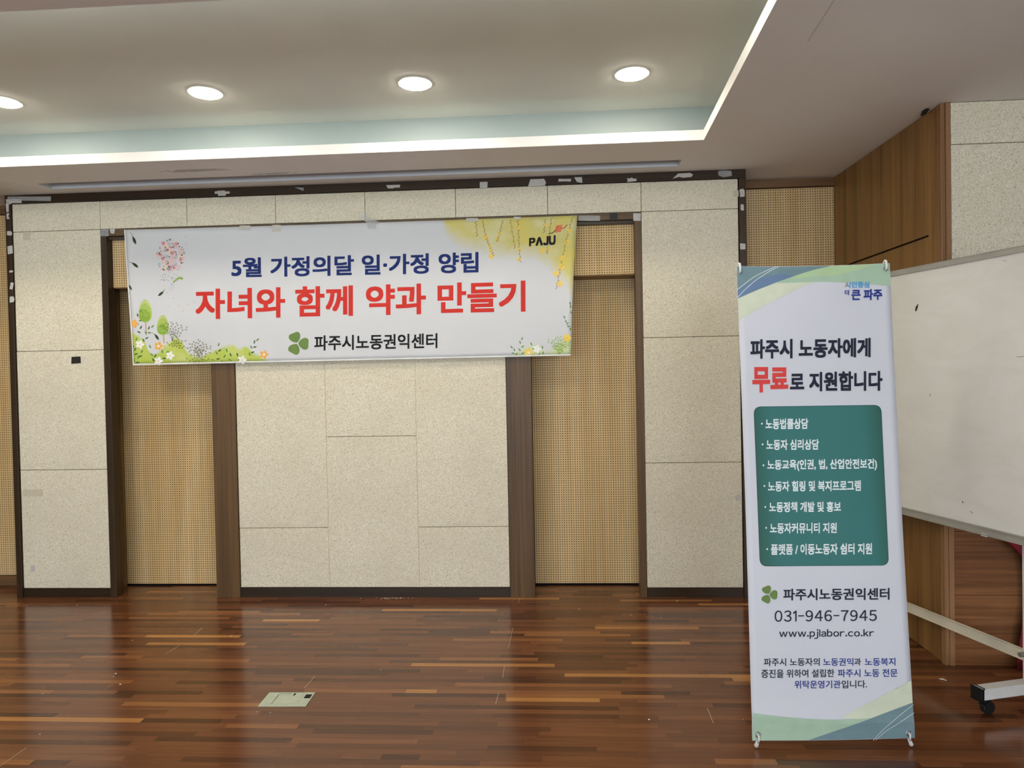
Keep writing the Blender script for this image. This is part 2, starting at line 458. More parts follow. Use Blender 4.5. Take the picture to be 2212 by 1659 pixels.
# narrow service slot
bm = bmesh.new()
box(bm, SX0, SX1, SY1, SY1+.01, ZC+.0005, ZC+.09); box(bm, SX0, SX1, SY0-.01, SY0, ZC+.0005, ZC+.09)
box(bm, SX0-.01, SX0, SY0, SY1, ZC+.0005, ZC+.09); box(bm, SX1, SX1+.01, SY0, SY1, ZC+.0005, ZC+.09); box(bm, SX0, SX1, SY0, SY1, ZC+.05, ZC+.06)
mesh_obj('slot_channel', bm, MT['slot'], ceiling)
# roof slab over everything
bx('ceiling_slab', MT['dark'], ceiling, XL-.1, XR+.1, YR-.3, YB+.1, ZU+.05, ZU+.1)
# hairline joint in the ceiling board
bm = bmesh.new(); bar(bm, on_axis(2, ZC-.0006, 1745, 90), on_axis(2, ZC-.0006, 1802, 0), .003, .001); mesh_obj('ceiling_joint', bm, MT['plaster'], ceiling)

# downlights: two rows in the tray, more over the rest of the room
def make_light():
    t = thing('ceiling_light', '', 'light')
    bm = bmesh.new(); disc(bm, (0, 0), .0805, -.0045, 0, 48, .0805)
    bmesh.ops.bevel(bm, geom=[e for e in bm.edges if all(v.co.z < -.004 for v in e.verts)], offset=.0025, segments=2, affect='EDGES')
    mesh_obj('trim_ring', bm, MT['ring'], t)
    bm = bmesh.new(); disc(bm, (0, 0), .071, -.0075, -.0045, 48, .072); mesh_obj('diffuser', bm, MT['lamp'], t)
    return t
def copy_tree(o, parent=None):
    c = o.copy(); COL.objects.link(c); c.parent = parent
    for ch in list(o.children): copy_tree(ch, c)
    return c
proto = make_light(); used = False
rows = [(x, -.80, ZU, l) for x, l in ((3.706, 'round recessed ceiling light nearest the corner of the lit tray'), (2.675, 'round recessed ceiling light above the PAJU end of the hung banner'),
        (1.64, 'round recessed ceiling light above the flower balloon end of the hung banner'), (.606, 'round recessed ceiling light half cut off by the frame edge'), (-.43, None))]
rows += [(x, -1.80, ZU, None) for x in (3.706, 2.675, 1.64, .606, -.43)]
rows += [(x, yy, ZC, None) for yy in (-4.9, -7.2) for x in (-.8, 2.675, 6.0)]
for x, yy, z, l in rows:
    o = proto if not used else copy_tree(proto); used = True
    o.location = (x, yy, z)
    o['label'] = l or 'round recessed ceiling light outside the pictured stretch of ceiling'
    o['group'] = 'round downlights in the tray over the hung banner' if l else 'downlights over the rest of the room'

# ================================================================ WALLS
wall = struct(bx('wall_back', MT['dark'], None, XL, 5.3, YB+.012, YB+.09, 0, ZC))
def peg(x0, x1, z0, z1, y0=YB, th=.010, par=None):
    return bx('pegboard_panel', MT['peg'], par or wall, x0, x1, y0, y0+th, z0, z1, bev=.001, loc=(x0+.003, y0, z0+.003))
# --- projecting carcass behind the cement boards
bm = bmesh.new()
box(bm, -.040, .590, .014, .065, 0, ZC); box(bm, -.040, .45, .065, YB+.01, 0, ZC)
box(bm, 1.235, 3.172, .014, YB+.01, 0, ZC); box(bm, 3.806, 4.436, .014, .065, 0, ZC); box(bm, 3.833, 4.436, .065, YB+.01, 0, ZC)
box(bm, .590, 1.235, .014, YB+.01, 2.262, ZC); box(bm, 3.172, 3.806, .014, YB+.01, 2.262, ZC)
mesh_obj('carcass', bm, MT['dark'], wall)
# --- cement boards
G = .0012
def cem(x0, x1, z0, z1, y0=0, par=None):
    r = random.uniform(-.0006, .0006)
    return bx('wood_wool_panel', MT['cement'], par or wall, x0+G, x1-G, y0+r, y0+.0135, z0+G, z1-G, bev=.0028, loc=((x0+x1)/2, y0, (z0+z1)/2))
ZT, Z1, Z2, Z3, Z4 = 2.444, 2.2714, 1.5325, .795, .057
edges = [-.010, .5525, 1.1008, 1.6534, 2.2017, 2.749, 3.2957, 3.843, 4.401]
for i in range(8): cem(edges[i], edges[i+1], Z1, ZT)
for x0, x1 in ((-.010, .5525), (3.8415, 4.401)):
    cem(x0, x1, Z2, Z1); cem(x0, x1, Z3, Z2); cem(x0, x1, Z4, Z3)
cc = (1.379, 1.933, 2.484, 3.030)
for i, seams in enumerate(((.425, 1.162, 1.9), (.9755, 1.7125), (.425, 1.162, 1.9))):
    zs = [Z4+.004, *seams, 2.2265]
    for a, b in zip(zs, zs[1:]):
        if i == 1 or b < .5 or b > 2: cem(cc[i], cc[i+1], a, b)
for x_ in cc[1:3]: bx('joint_filler', MT['filler'], wall, x_-.004, x_+.004, .003, .012, Z4+.004, 2.2265)
for i in (0, 2): cem(cc[i], cc[i+1], .425, 1.9)
# --- base strips
bx('trim_base', MT['frame'], wall, -.013, .552, .004, .014, 0, Z4)
bx('trim_base', MT['frame'], wall, 1.376, 3.030, .004, .014, 0, .0595)
bx('trim_base', MT['frame'], wall, 3.842, 4.403, .004, .014, 0, Z4)
# --- outer frame, posts, pillars, lintel (structure)
def trim(n, mat, *a, bev=.0015):
    return struct(bx('trim_%d' % n, mat, None, *a, bev=bev))
trim(1, MT['frame'], -.047, 4.443, -.012, .0135, ZT+.001, ZC)
trim(2, MT['frame_v'], -.047, -.012, -.012, .0135, 0, ZT+.0005)
trim(3, MT['frame_v'], 4.404, 4.443, -.012, .0135, 0, ZT+.0005)
trim(4, MT['frame_v'], .5535, .592, -.004, .064, 0, 2.226)
trim(5, MT['pillar'], 1.229, 1.3765, -.006, .0135, 0, 2.226)
trim(6, MT['pillar'], 3.032, 3.180, -.006, .0135, 0, 2.226)
trim(7, MT['pillar'], 3.8015, 3.8405, -.004, .064, 0, 2.226)
trim(8, MT['lintel'], .5535, 3.8405, -.006, .0135, 2.2275, 2.2695)
# small frame sides outside
bx('side_board', MT['frame_v'], wall, 4.4365, 4.4425, .0135, YB, 0, ZC)
bx('side_board', MT['frame_v'], wall, -.0465, -.0405, .0135, YB, 0, ZC)
# --- recesses: perforated boards, valances
peg(.508, 1.232, .012, 1.98); peg(3.176, 3.832, .012, 1.96)
bx('tan_batten', MT['tan'], wall, .452, .505, YB-.012, YB, 0, 2.2)
def valance(x0, x1, z0=1.914):
    b = bx('valance', MT['tan'], wall, x0, x1, .0605, YB-.001, z0, 2.2600)
    p = peg(x0, x1, z0+.006, 2.24, .052, .0085, b); return b
valance(.5925, 1.2345); valance(3.1725, 3.8055, 1.912)
bm = bmesh.new(); box(bm, .5925, 1.2345, .012, .06, 2.2100, 2.2268); box(bm, 3.1725, 3.8055, .012, .06, 2.2100, 2.2268); mesh_obj('lintel_shade_strip', bm, MT['frame'], wall)  # dark strips put in as the shade under the lintel
# --- outside left / right of the frame: perforated boards with oak trims
for x0, x1 in ((XL, -2.0), (-1.995, -1.0), (-.995, -.047)): peg(x0, x1, .071, 2.438)
bx('oak_skirting', MT['oak_trim'], wall, XL, -.047, YB-.004, YB+.012, 0, .066, bev=.001)
bx('oak_cornice', MT['oak_trim'], wall, XL, -.047, YB-.02, YB+.012, 2.442, ZC, bev=.001)
peg(4.443, 5.038, .45, 2.438)
bx('oak_skirting', MT['oak_trim'], wall, 4.443, 5.038, YB-.004, YB+.012, 0, .445, bev=.001)
bx('oak_cornice', MT['oak_trim'], wall, 4.443, 5.038, YB-.012, YB+.012, 2.465, ZC, bev=.001)
bx('oak_cornice', MT['oak_trim'], wall, 4.443, 5.038, YB-.022, YB+.012, 2.442, 2.464, bev=.001)
# --- oak veneered side wall with a flush hatch
wr = struct(bx('wall_right', MT['dark'], None, 5.052, 5.3, -.925, YB+.012, 0, ZC))
def ven(y0, y1, z0, z1, g=.001, name='veneer_panel'): return bx(name, MT['oak'], wr, 5.038, 5.0515, y0+g, y1-g, z0+g, z1-g, bev=.0006)
ven(-.905, -.820, 0, ZC-.002); ven(-.820, -.30, 1.938, ZC-.002, .0006); ven(-.30, YB-.002, 1.938, ZC-.002, .0006)
bx('hatch_door', MT['oak'], wr, 5.038, 5.0515, -.8185, -.30, .003, 1.929, bev=.0006)
bx('hatch_door', MT['oak'], wr, 5.038, 5.0515, -.2985, YB-.004, .003, 1.929, bev=.0006)
# --- pier: cement boards over oak planks, facing the room
wp = struct(bx('wall_pier', MT['dark'], None, 5.3, XR, -.925, YB+.012, 0, ZC))
bx('corner_trim', MT['oak_edge'], wp, 5.034, 5.052, -.935, -.905, 0, ZC-.001, bev=.0015)
bx('corner_trim', MT['oak_edge'], wp, 5.0525, 5.073, -.942, -.925, 0, ZC-.001, bev=.0015)
px_ = [5.0745, 5.63, 6.18, 6.73, XR]
for a, b in zip(px_, px_[1:]):
    cem(a, b, 2.3095, ZC-.001, -.9395, wp); cem(a, b, 1.572, 2.3095, -.9395, wp); cem(a, b, .835, 1.572, -.9395, wp)
for z0, z1 in ((0, .3155), (.3165, .6), (.601, .833)):
    bx('wainscot_plank', MT['oak_h'], wp, 5.0745, XR, -.938, -.925, z0+.0004, z1-.0004, bev=.0012)
# --- rest of the room, behind the camera
wl = struct(bx('wall_left', MT['plaster'], None, XL-.1, XL, YR-.1, YB+.05, 0, ZC))
we = struct(bx('wall_east', MT['plaster'], None, XR, XR+.1, YR-.1, YB, 0, ZC))
bm = bmesh.new()
hole = [(x-.85, x+.85) for x in WINX]; xs = [XL] + [v for h in hole for v in h] + [XR]
box(bm, XL, XR, YR-.1, YR, 0, .7); box(bm, XL, XR, YR-.1, YR, 2.2, ZC)
for a, b in zip(xs[::2], xs[1::2]): box(bm, a, b, YR-.1, YR, .7, 2.2)
wb = struct(mesh_obj('wall_rear', bm, MT['plaster']))
for i, x in enumerate(WINX):
    bm = bmesh.new()
    for a in (x-.85, x-.02, x+.81): box(bm, a, a+.04, YR-.06, YR-.01, .7, 2.2)
    box(bm, x-.85, x+.85, YR-.06, YR-.01, .7, .74); box(bm, x-.85, x+.85, YR-.06, YR-.01, 2.16, 2.2)
    struct(mesh_obj('window_%d' % (i+1), bm, MT['ring']))

# ================================================================ PRINTING ON A SHEET
class Sheet:
    """a quad sheet given by four photo corners on a plane, with a relief; prints are cut on the same grid and laid on it"""
    def __init__(s, corners, nu, nv, relief):
        s.c = corners; s.nu, s.nv, s.relief = nu, nv, relief    # TL TR BR BL, 3D
        s.o = corners[3]; s.ex = (corners[2]-corners[3]).normalized()
        n = s.ex.cross(corners[0]-corners[3]).normalized(); s.n = n if n.y < 0 else -n
        s.ey = s.n.cross(s.ex); s.ey = s.ey if s.ey.z > 0 else -s.ey
        s.q = [((p-s.o).dot(s.ex), (p-s.o).dot(s.ey)) for p in corners]
        s.tiles = None
    def px(s, x, y):
        p = on_plane(s.o, s.n, x, y) - s.o; return s.inv(p.dot(s.ex), p.dot(s.ey))
    def flat(s, u, v):
        a, b, c, d = s.q
        return tuple((a[i]*(1-u)+b[i]*u)*v + (d[i]*(1-u)+c[i]*u)*(1-v) for i in (0, 1))
    def inv(s, X, Y):
        u, v = .5, .5
        for _ in range(12):
            f = s.flat(u, v); e = (X-f[0], Y-f[1])
            fu = s.flat(u+1e-4, v); fv = s.flat(u, v+1e-4)
            a, b = (fu[0]-f[0])*1e4, (fv[0]-f[0])*1e4; c, d = (fu[1]-f[1])*1e4, (fv[1]-f[1])*1e4
            det = a*d-b*c; u += (e[0]*d-e[1]*b)/det; v += (a*e[1]-c*e[0])/det
        return u, v
    def at(s, u, v, off=0):
        X, Y = s.flat(u, v); du, dv, dn = s.relief(u, v)
        return s.o + s.ex*(X+du) + s.ey*(Y+dv) + s.n*(dn+off)
    def sheet(s, name, mat, parent):
        bm = bmesh.new(); L = bm.loops.layers.uv.new('UVMap')
        V = [[bm.verts.new(s.at(i/s.nu, j/s.nv)) for i in range(s.nu+1)] for j in range(s.nv+1)]
        for j in range(s.nv):
            for i in range(s.nu):
                # a fixed diagonal, the same one the prints are cut on
                for tri in (((i, j), (i+1, j), (i+1, j+1)), ((i, j), (i+1, j+1), (i, j+1))):
                    f = bm.faces.new([V[b][a] for a, b in tri])
                    for lp, (a, b) in zip(f.loops, tri): lp[L].uv = (a/s.nu, b/s.nv)
        o = mesh_obj(name, bm, mat, parent, smooth=True)
        m = o.modifiers.new('thick', 'SOLIDIFY'); m.thickness = .0006; m.offset = -1 if s.n.dot(o.data.polygons[0].normal) > 0 else 1
        return o
    def lay(s, bm, off):
        """bm has flat verts (u, v, layer): cut on the grid and put onto the sheet"""
        us = [v.co.x for v in bm.verts]; vs = [v.co.y for v in bm.verts]
        if not us: return
        for n, lo, hi, ax in ((s.nu, min(us), max(us), 0), (s.nv, min(vs), max(vs), 1)):
            for i in range(max(1, math.ceil(lo*n)), min(n-1, math.floor(hi*n))+1):
                co = [0, 0, 0]; co[ax] = i/n; no = [0, 0, 0]; no[ax] = 1
                bmesh.ops.bisect_plane(bm, geom=bm.verts[:]+bm.edges[:]+bm.faces[:], plane_co=co, plane_no=no, dist=1e-7)
        bmesh.ops.triangulate(bm, faces=[f for f in bm.faces if len(f.verts) > 4])
        for v in bm.verts: v.co = s.at(v.co.x, v.co.y, off + v.co.z)
        for f in bm.faces:
            f.normal_update()
        fl = [f for f in bm.faces if f.normal.dot(s.n) < 0]
        if fl: bmesh.ops.reverse_faces(bm, faces=fl)
    # --- makers, coordinates in photo pixels
    def poly(s, bm, pts, z=0):
        uv = [s.px(*p) for p in pts]
        try:
            f = bm.faces.new([bm.verts.new((a, b, z)) for a, b in uv]); bmesh.ops.triangulate(bm, faces=[f], ngon_method='EAR_CLIP')
        except Exception: pass
    def stroke(s, bm, pts, w, z=0):
        q = strokep(pts, w); n = len(pts); L, R = q[:n], q[n:][::-1]
        V = [[bm.verts.new((*s.px(*p), z)) for p in row] for row in (L, R)]
        for i in range(n-1):
            try: bm.faces.new((V[0][i], V[0][i+1], V[1][i+1], V[1][i]))
            except ValueError: pass
    def done(s, name, bm, mat, parent, off):
        s.lay(bm, off); return mesh_obj(name, bm, mat, parent)
    def glyph_mesh(s, body, gap):
        '''full-width Latin glyphs (grotesque shapes), packed proportionally'''
        V, Fc, x = [], [], 0
        for ch in body:
            if ch in 'l1':
                a = len(V); h = .73; w = .085
                if ch == 'l': P_ = [(0, 0), (w, 0), (w, h+.03), (0, h+.03)]; F_ = [(0, 1, 2, 3)]
                else:
                    P_ = [(.15, 0), (.15+w, 0), (.15+w, h), (.15+w*.3, h), (0, h-.13), (0, h-.21), (.15, h-.13)]; F_ = [(0, 1, 2, 3, 6), (3, 4, 5, 6)]
                V += [Vector((p[0]+x, p[1], 0)) for p in P_]; Fc += [[i+a for i in f] for f in F_]
                x += max(p[0] for p in P_) + gap; continue
            cu = bpy.data.curves.new('lettering', 'FONT'); cu.body = chr(ord(ch)+0xFEE0) if ch != 'Λ' else ch; cu.resolution_u = 4
            t = bpy.data.objects.new('lettering_tmp', cu); COL.objects.link(t)
            me = bpy.data.meshes.new_from_object(t.evaluated_get(bpy.context.evaluated_depsgraph_get()))
            bpy.data.objects.remove(t); bpy.data.curves.remove(cu)
            x0 = min(v.co.x for v in me.vertices); x1 = max(v.co.x for v in me.vertices); a = len(V)
            if ch == 'j' : x -= .17
            k = .55 if ch == '-' else 1
            V += [Vector(((v.co.x-x0)*k+x, v.co.y, 0)) for v in me.vertices]; Fc += [[i+a for i in p.vertices] for p in me.polygons]
            x += (x1-x0)*k + gap; bpy.data.meshes.remove(me)
        me = bpy.data.meshes.new('packed'); me.from_pydata(V, [], Fc); return me
    def text(s, body, quad, mat, parent, off, bold=0.0, name='lettering', space=1.0, packed=None):
        if packed is not None: me = s.glyph_mesh(body, packed)
        else:
            cu = bpy.data.curves.new('lettering', 'FONT'); cu.body = body; cu.resolution_u = 4; cu.space_character = space
            t = bpy.data.objects.new('lettering_tmp', cu); COL.objects.link(t)
            dg = bpy.context.evaluated_depsgraph_get(); me = bpy.data.meshes.new_from_object(t.evaluated_get(dg))
            bpy.data.objects.remove(t); bpy.data.curves.remove(cu)
        xs = [v.co.x for v in me.vertices]; ys = [v.co.y for v in me.vertices]
        x0, x1, y0, y1 = min(xs)-bold, max(xs)+bold, min(ys)-bold, max(ys)+bold
        q = [s.px(*p) for p in quad]
        bm = bmesh.new()
        shifts = [(0, 0)] if not bold else [(0, 0)] + [(bold*a, bold*b) for a, b in ((1, 1), (-1, 1), (-1, -1), (1, -1), (1, 0), (-1, 0), (0, 1), (0, -1))]
        for k, (dx, dy) in enumerate(shifts):
            vs = []
            for v in me.vertices:
                a = (v.co.x+dx-x0)/(x1-x0); b = (v.co.y+dy-y0)/(y1-y0)
                vs.append(bm.verts.new([(q[0][i]*(1-a)+q[1][i]*a)*b + (q[3][i]*(1-a)+q[2][i]*a)*(1-b) for i in (0, 1)] + [k*.00003]))
            for p in me.polygons:
                try: bm.faces.new([vs[i] for i in p.vertices])
                except ValueError: pass
        bpy.data.meshes.remove(me)
        return s.done(name, bm, mat, parent, off)
def crom(pts, n=6):
    out = []
    for i in range(len(pts)-1):
        p0, p1, p2, p3 = pts[max(i-1, 0)], pts[i], pts[i+1], pts[min(i+2, len(pts)-1)]
        for k in range(n):
            t = k/n
            out.append(tuple(.5*(2*p1[j]+(p2[j]-p0[j])*t+(2*p0[j]-5*p1[j]+4*p2[j]-p3[j])*t*t+(-p0[j]+3*p1[j]-3*p2[j]+p3[j])*t**3) for j in (0, 1)))
    return out + [tuple(pts[-1])]
def ell(cx, cy, rx, ry, n=20, rot=0):
    c, s = math.cos(rot), math.sin(rot)
    return [(cx+rx*math.cos(a)*c-ry*math.sin(a)*s, cy+rx*math.cos(a)*s+ry*math.sin(a)*c) for a in [2*math.pi*k/n for k in range(n)]]
def egg(cx, cy, rx, ry, n=24):
    return [(cx+rx*math.cos(a)*(1+.18*math.sin(a)), cy+ry*math.sin(a)) for a in [2*math.pi*k/n for k in range(n)]]
def leafp(cx, cy, L, ang, w=.38):
    a = math.radians(ang); dx, dy = math.cos(a), -math.sin(a); nx, ny = -dy, dx
    prof = [(-.5, 0), (-.3, .7), (-.05, 1), (.2, .75), (.5, 0), (.2, -.6), (-.05, -.85), (-.3, -.6)]
    return [(cx+dx*L*t+nx*L*w*.5*s_, cy+dy*L*t+ny*L*w*.5*s_) for t, s_ in prof]
def strokep(pts, w):
    L, R = [], []
    for i, p in enumerate(pts):
        a, b = pts[max(i-1, 0)], pts[min(i+1, len(pts)-1)]; dx, dy = b[0]-a[0], b[1]-a[1]; l = math.hypot(dx, dy) or 1
        ww = w[i] if isinstance(w, (list, tuple)) else w
        L.append((p[0]-dy/l*ww/2, p[1]+dx/l*ww/2)); R.append((p[0]+dy/l*ww/2, p[1]-dx/l*ww/2))
    return L + R[::-1]
def petals(S_, bm, cx, cy, r, n=5, rot=0, z=0):
    for k in range(n):
        a = rot+2*math.pi*k/n
        S_.poly(bm, ell(cx+r*.55*math.cos(a), cy+r*.55*math.sin(a), r*.48, r*.34, 10, a), z+k*.00001)
def heart(cx, cy, L, ang):
    """heart leaf with its tip at (cx, cy), pointing outward along ang"""
    a = math.radians(ang); dx, dy = math.cos(a), -math.sin(a); nx, ny = -dy, dx
    half = [(.03, 0), (.20, .29), (.46, .50), (.74, .57), (.96, .46), (1.02, .24), (.90, 0)]
    prof = crom(half, 5) + [(u, -v) for u, v in crom(half, 5)[::-1]][1:-1]
    return [(cx+dx*(u*L+L*.04)+nx*v*L, cy+dy*(u*L+L*.04)+ny*v*L) for u, v in prof]

# ================================================================ HUNG BANNER
PB = Vector((0, -.030, 0)); NB = Vector((0, -1, 0))
bc = [on_plane(PB, NB, *p) for p in ((270, 497), (1247, 466), (1233, 768), (287, 789))]
def ridge(d, w): return math.exp(-(d/w)**2)
def rel_banner(u, v):
    w = 1-v
    n = .0075*(-w)                         # hangs a little proud towards the bottom, tight at the top
    # tension folds running from both nailed upper corners
    d1 = (w*.30 - u*.98)*.7; n += .006*ridge(d1, .03)*max(0, 1-u*2.2)*(min(1, u*8))
    d2 = (w*.30-(1-u)*.98)*.7; n += .006*ridge(d2, .03)*max(0, 1-(1-u)*2.2)*(min(1, (1-u)*8))
    n += .0011*math.sin(u*31+2*math.sin(v*5))*math.sin(v*math.pi)**.5 if 0 < v < 1 else 0
    n += .0025*math.sin((u*1.6+v*.5)*37)*max(0, 1-abs(u-.18)*6)*max(0, 1-abs(v-.5)*2.4)
    n += .0045*ridge(v-.52-.25*(u-.15), .03)*max(0, 1-abs(u-.17)*9)
    n += .0045*ridge(v-.50+.7*(u-.85), .04)*max(0, 1-abs(u-.87)*8)
    for f in (.125, .25, .375, .5, .625, .75, .875): n += .0012*ridge(u-f, .006)
    n += .006*ridge(1-u, .02)*math.sin(v*math.pi)
    du = -.006*math.sin(v*math.pi)*(u**8) + .002*math.sin(v*6)*(1-u)**8
    dv = -.004*math.sin(u*math.pi)*v
    return du, dv, n+.006
ban = thing('banner', 'wide white cloth banner with red and blue lettering hung on the back wall', 'banner', (2.1, -.03, 1.44))
SB = Sheet(bc, 96, 28, rel_banner)
SB.sheet('printed_sheet', MT['sheet'], ban)
INK = dict(navy=ink('navy', (22, 42, 104)), red=ink('red', (205, 52, 42)), black=ink('black', (22, 22, 24)), clover=ink('clover_green', (112, 138, 74)),
           leaf=ink('leaf_green', (62, 102, 66)), leaf2=ink('bright_leaf_green', (104, 140, 74)), dleaf=ink('dark_leaf', (52, 70, 44)), wflower=ink('white_flower', (238, 236, 230)),
           oflower=ink('orange_flower', (238, 176, 88)), yflower=ink('yellow_flower', (240, 206, 96)), pink=ink('pink', (226, 192, 190)), rose=ink('rose', (214, 136, 146)),
           bluegrey=ink('blue_grey', (176, 188, 198)), peach=ink('peach', (240, 208, 170)), tree1=ink('tree_light', (190, 204, 130)), tree2=ink('tree_green', (140, 172, 66)), tree3=ink('tree_mid', (168, 190, 92)), trunk=ink('trunk', (196, 168, 140)),
           twig=ink('twig', (112, 110, 60)), branch=ink('branch', (150, 112, 60)), kite=ink('kite_orange', (228, 128, 84)), kred=ink('kite_red', (190, 60, 44)),
           sblack=ink('slate_black', (38, 40, 56)), sred=ink('stand_red', (222, 72, 66)), sblue=ink('stand_blue', (44, 60, 140)), sky=ink('sky_blue', (86, 160, 208)), sorange=ink('small_orange', (226, 170, 110)),
           teal=None, teal2=ink('teal_panel_edge', (36, 98, 82), .5), list=ink('list_white', (232, 240, 240)), steel=ink('steel_blue', (116, 142, 148)), steel2=ink('deep_steel_blue', (108, 132, 164)), pale=ink('pale_green', (212, 218, 194)),
           mint=ink('mint_green', (172, 198, 172)), mint2=ink('bright_mint', (180, 206, 160)), line=ink('line_white', (224, 232, 232)), dark_line=ink('panel_outline', (26, 60, 56)))
B1 = .0004
kt = N('print_teal_panel'); gx = kt.n('ShaderNodeSeparateXYZ', {0: kt.n('ShaderNodeTexCoord').outputs['Generated']}).outputs[0]
INK['teal'] = kt.out(kt.ramp(kt.math('MULTIPLY', kt.math('ABSOLUTE', kt.math('SUBTRACT', gx, .5)), 2.0), [(.70, lin((50, 116, 112))), (1, lin((38, 92, 78)))]), .5)
SB.text('5월 가정의달 일·가정 양립', [(501, 556.5), (1034, 543.8), (1034, 588.5), (501, 599.5)], INK['navy'], ban, B1*2, .026)
SB.text('자녀와 함께 약과 만들기', [(423, 624), (1136, 605.5), (1136, 673), (423, 690)], INK['red'], ban, B1*2, .027)
SB.text('파주시노동권익센터', [(679, 724.5), (945, 719.5), (945, 752), (679, 757.5)], INK['black'], ban, B1*2, .022)
SB.text('PΛJU', [(1143.5, 514.5), (1201, 508.5), (1201, 529), (1143.5, 532.5)], INK['black'], ban, B1*3, .058, 'logo_lettering', packed=.14)
SMALL = {'printed_leaves', 'leaf_stems', 'tree_dots', 'printed_sprigs', 'balloon_blossoms', 'balloon_leaves', 'drifting_petals', 'blossom_branches', 'branch_buds', 'branch_blossoms', 'flower_hearts'}
def group(S_, name, mat, par, off, fn):
    bm = bmesh.new(); fn(bm); o = S_.done(name, bm, mat, par, off)
    if name in SMALL: o['kind'] = 'stuff'
    return o
c1 = lambda x, y: (250+x/4.337, 450+y/4.337)
c2 = lambda x, y: (750+x/4.337, 450+y/4.337)
group(SB, 'logo_kite', INK['kite'], ban, B1*3, lambda bm: SB.poly(bm, [c2(1958, 165), c2(2018, 155), c2(2005, 222), c2(1950, 230)]))
group(SB, 'logo_kite_tail', INK['kred'], ban, B1*3.5, lambda bm: (SB.stroke(bm, crom([c2(2005, 190), c2(2035, 185), c2(2062, 155)]), 1.6), SB.stroke(bm, crom([c2(1985, 165), c2(1965, 185), c2(1958, 200)]), 1)))
group(SB, 'logo_swash', INK['black'], ban, B1*3.5, lambda bm: SB.stroke(bm, crom([c2(1890, 240), c2(1925, 232), c2(1958, 203)]), 1.6))
def clover(S_, cx, cy, L, par, off, angs=(112, 357, 242)):
    def f(bm):
        for a in angs: S_.poly(bm, heart(cx, cy, L, a))
    return group(S_, 'clover_mark', INK['clover'], par, off, f)
clover(SB, 642.5, 741.5, 22.5, ban, B1*2)
# leaves, flowers, trees
rnd = random.Random(3)
vine = [(205, 1000, 100), (235, 960, 50), (235, 1050, 20), (200, 1080, 130), (235, 1115, 60), (345, 1105, 40), (310, 1120, 70), (315, 1165, 0), (215, 1160, 150), (280, 1165, 110), (290, 1215, 30), (192, 1225, 70), (258, 1235, 120),
        (320, 1295, 120), (190, 1365, 20), (245, 1340, 60), (230, 1385, 20), (210, 1395, 70), (205, 1443, 5), (170, 1420, 100), (160, 1290, 110), (965, 1275, 75), (975, 1330, 40), (945, 1355, 120), (960, 1410, 10), (1020, 1385, 60), (1075, 1370, 110), (1040, 1330, 110), (1140, 1370, 100), (1070, 1420, 150),
        (1160, 1410, 60), (990, 1440, 80), (1300, 1250, 80), (1330, 1230, 40), (1305, 1298, 10), (1270, 1300, 120), (1285, 1348, 20), (1255, 1365, 100), (370, 1380, 60), (335, 1370, 140), (455, 1405, 10), (485, 1345, 40), (350, 1420, 120), (435, 1340, 100), (180, 1320, 60)]
group(SB, 'printed_leaves', INK['leaf'], ban, B1*2.4, lambda bm: [SB.poly(bm, leafp(*c1(x, y_), 9.5, a)) for x, y_, a in vine[::2]])
group(SB, 'printed_leaves', INK['leaf2'], ban, B1*2.4, lambda bm: [SB.poly(bm, leafp(*c1(x, y_), 9.5, a)) for x, y_, a in vine[1::2]])
vr = [(1640, 1220, 70), (1620, 1255, 110), (1645, 1295, 30), (1540, 1300, 130), (1565, 1325, 100), (1615, 1325, 120), (1555, 1358, 170), (1585, 1365, 60), (1645, 1358, 40), (1725, 1270, 115), (1830, 1300, 100), (1750, 1320, 150), (1800, 1365, 60), (1835, 1355, 80),
      (2040, 1020, 110), (2055, 1060, 100), (2070, 1080, 60), (2080, 1105, 10), (2095, 1130, 90), (2095, 890, 95), (2100, 920, 80), (2103, 975, 100)]
group(SB, 'printed_leaves', INK['leaf2'], ban, B1*2.4, lambda bm: [SB.poly(bm, leafp(*c2(x, y_), 8.5, a)) for x, y_, a in vr if c2(x, y_)[0] < 1238])
for x, y_, l, a in ((180, 300, 20, 113), (187, 532, 19, 142), (140, 742, 14, 118), (428, 798, 17, 40), (382, 1205, 17, 125)): group(SB, 'falling_leaf', INK['dleaf'], ban, B1*2.4, lambda bm: SB.poly(bm, leafp(*c1(x, y_), l, a, .36)))
group(SB, 'leaf_stems', INK['dleaf'], ban, B1*2.4, lambda bm: [SB.stroke(bm, [c1(*a), c1(*b)], .8) for a, b in (((142, 225), (168, 262)), ((132, 502), (165, 515)), ((450, 775), (466, 757)), ((340, 1165), (362, 1182)))])
def fl(items, r, fn, n=5):
    def f(bm):
        for i, (x, y_) in enumerate(items): petals(SB, bm, *fn(x, y_), r, n, i*.7)
    return f
for q_ in [(225, 1275), (508, 1380), (400, 1430), (1185, 1420)]: group(SB, 'white_flower', INK['wflower'], ban, B1*3, fl([q_], 9.5, c1))
for q_ in [(1778, 1318)]: group(SB, 'white_flower', INK['wflower'], ban, B1*3, fl([q_], 9, c2))
for q_ in [(400, 1290), (1390, 1370), (172, 1080)]: group(SB, 'orange_flower', INK['oflower'], ban, B1*3, fl([q_], 9.5, c1))
for q_ in [(1700, 1350), (2062, 1215)]: group(SB, 'yellow_flower', INK['yflower'], ban, B1*3, fl([q_], 9.5, c2))
group(SB, 'flower_hearts', INK['wflower'], ban, B1*4, lambda bm: [SB.poly(bm, ell(*c1(x, y_), 2.6, 2.6, 10)) for x, y_ in ((400, 1290), (1390, 1370))] + [SB.poly(bm, ell(*c2(1700, 1350), 2.6, 2.6, 10))])
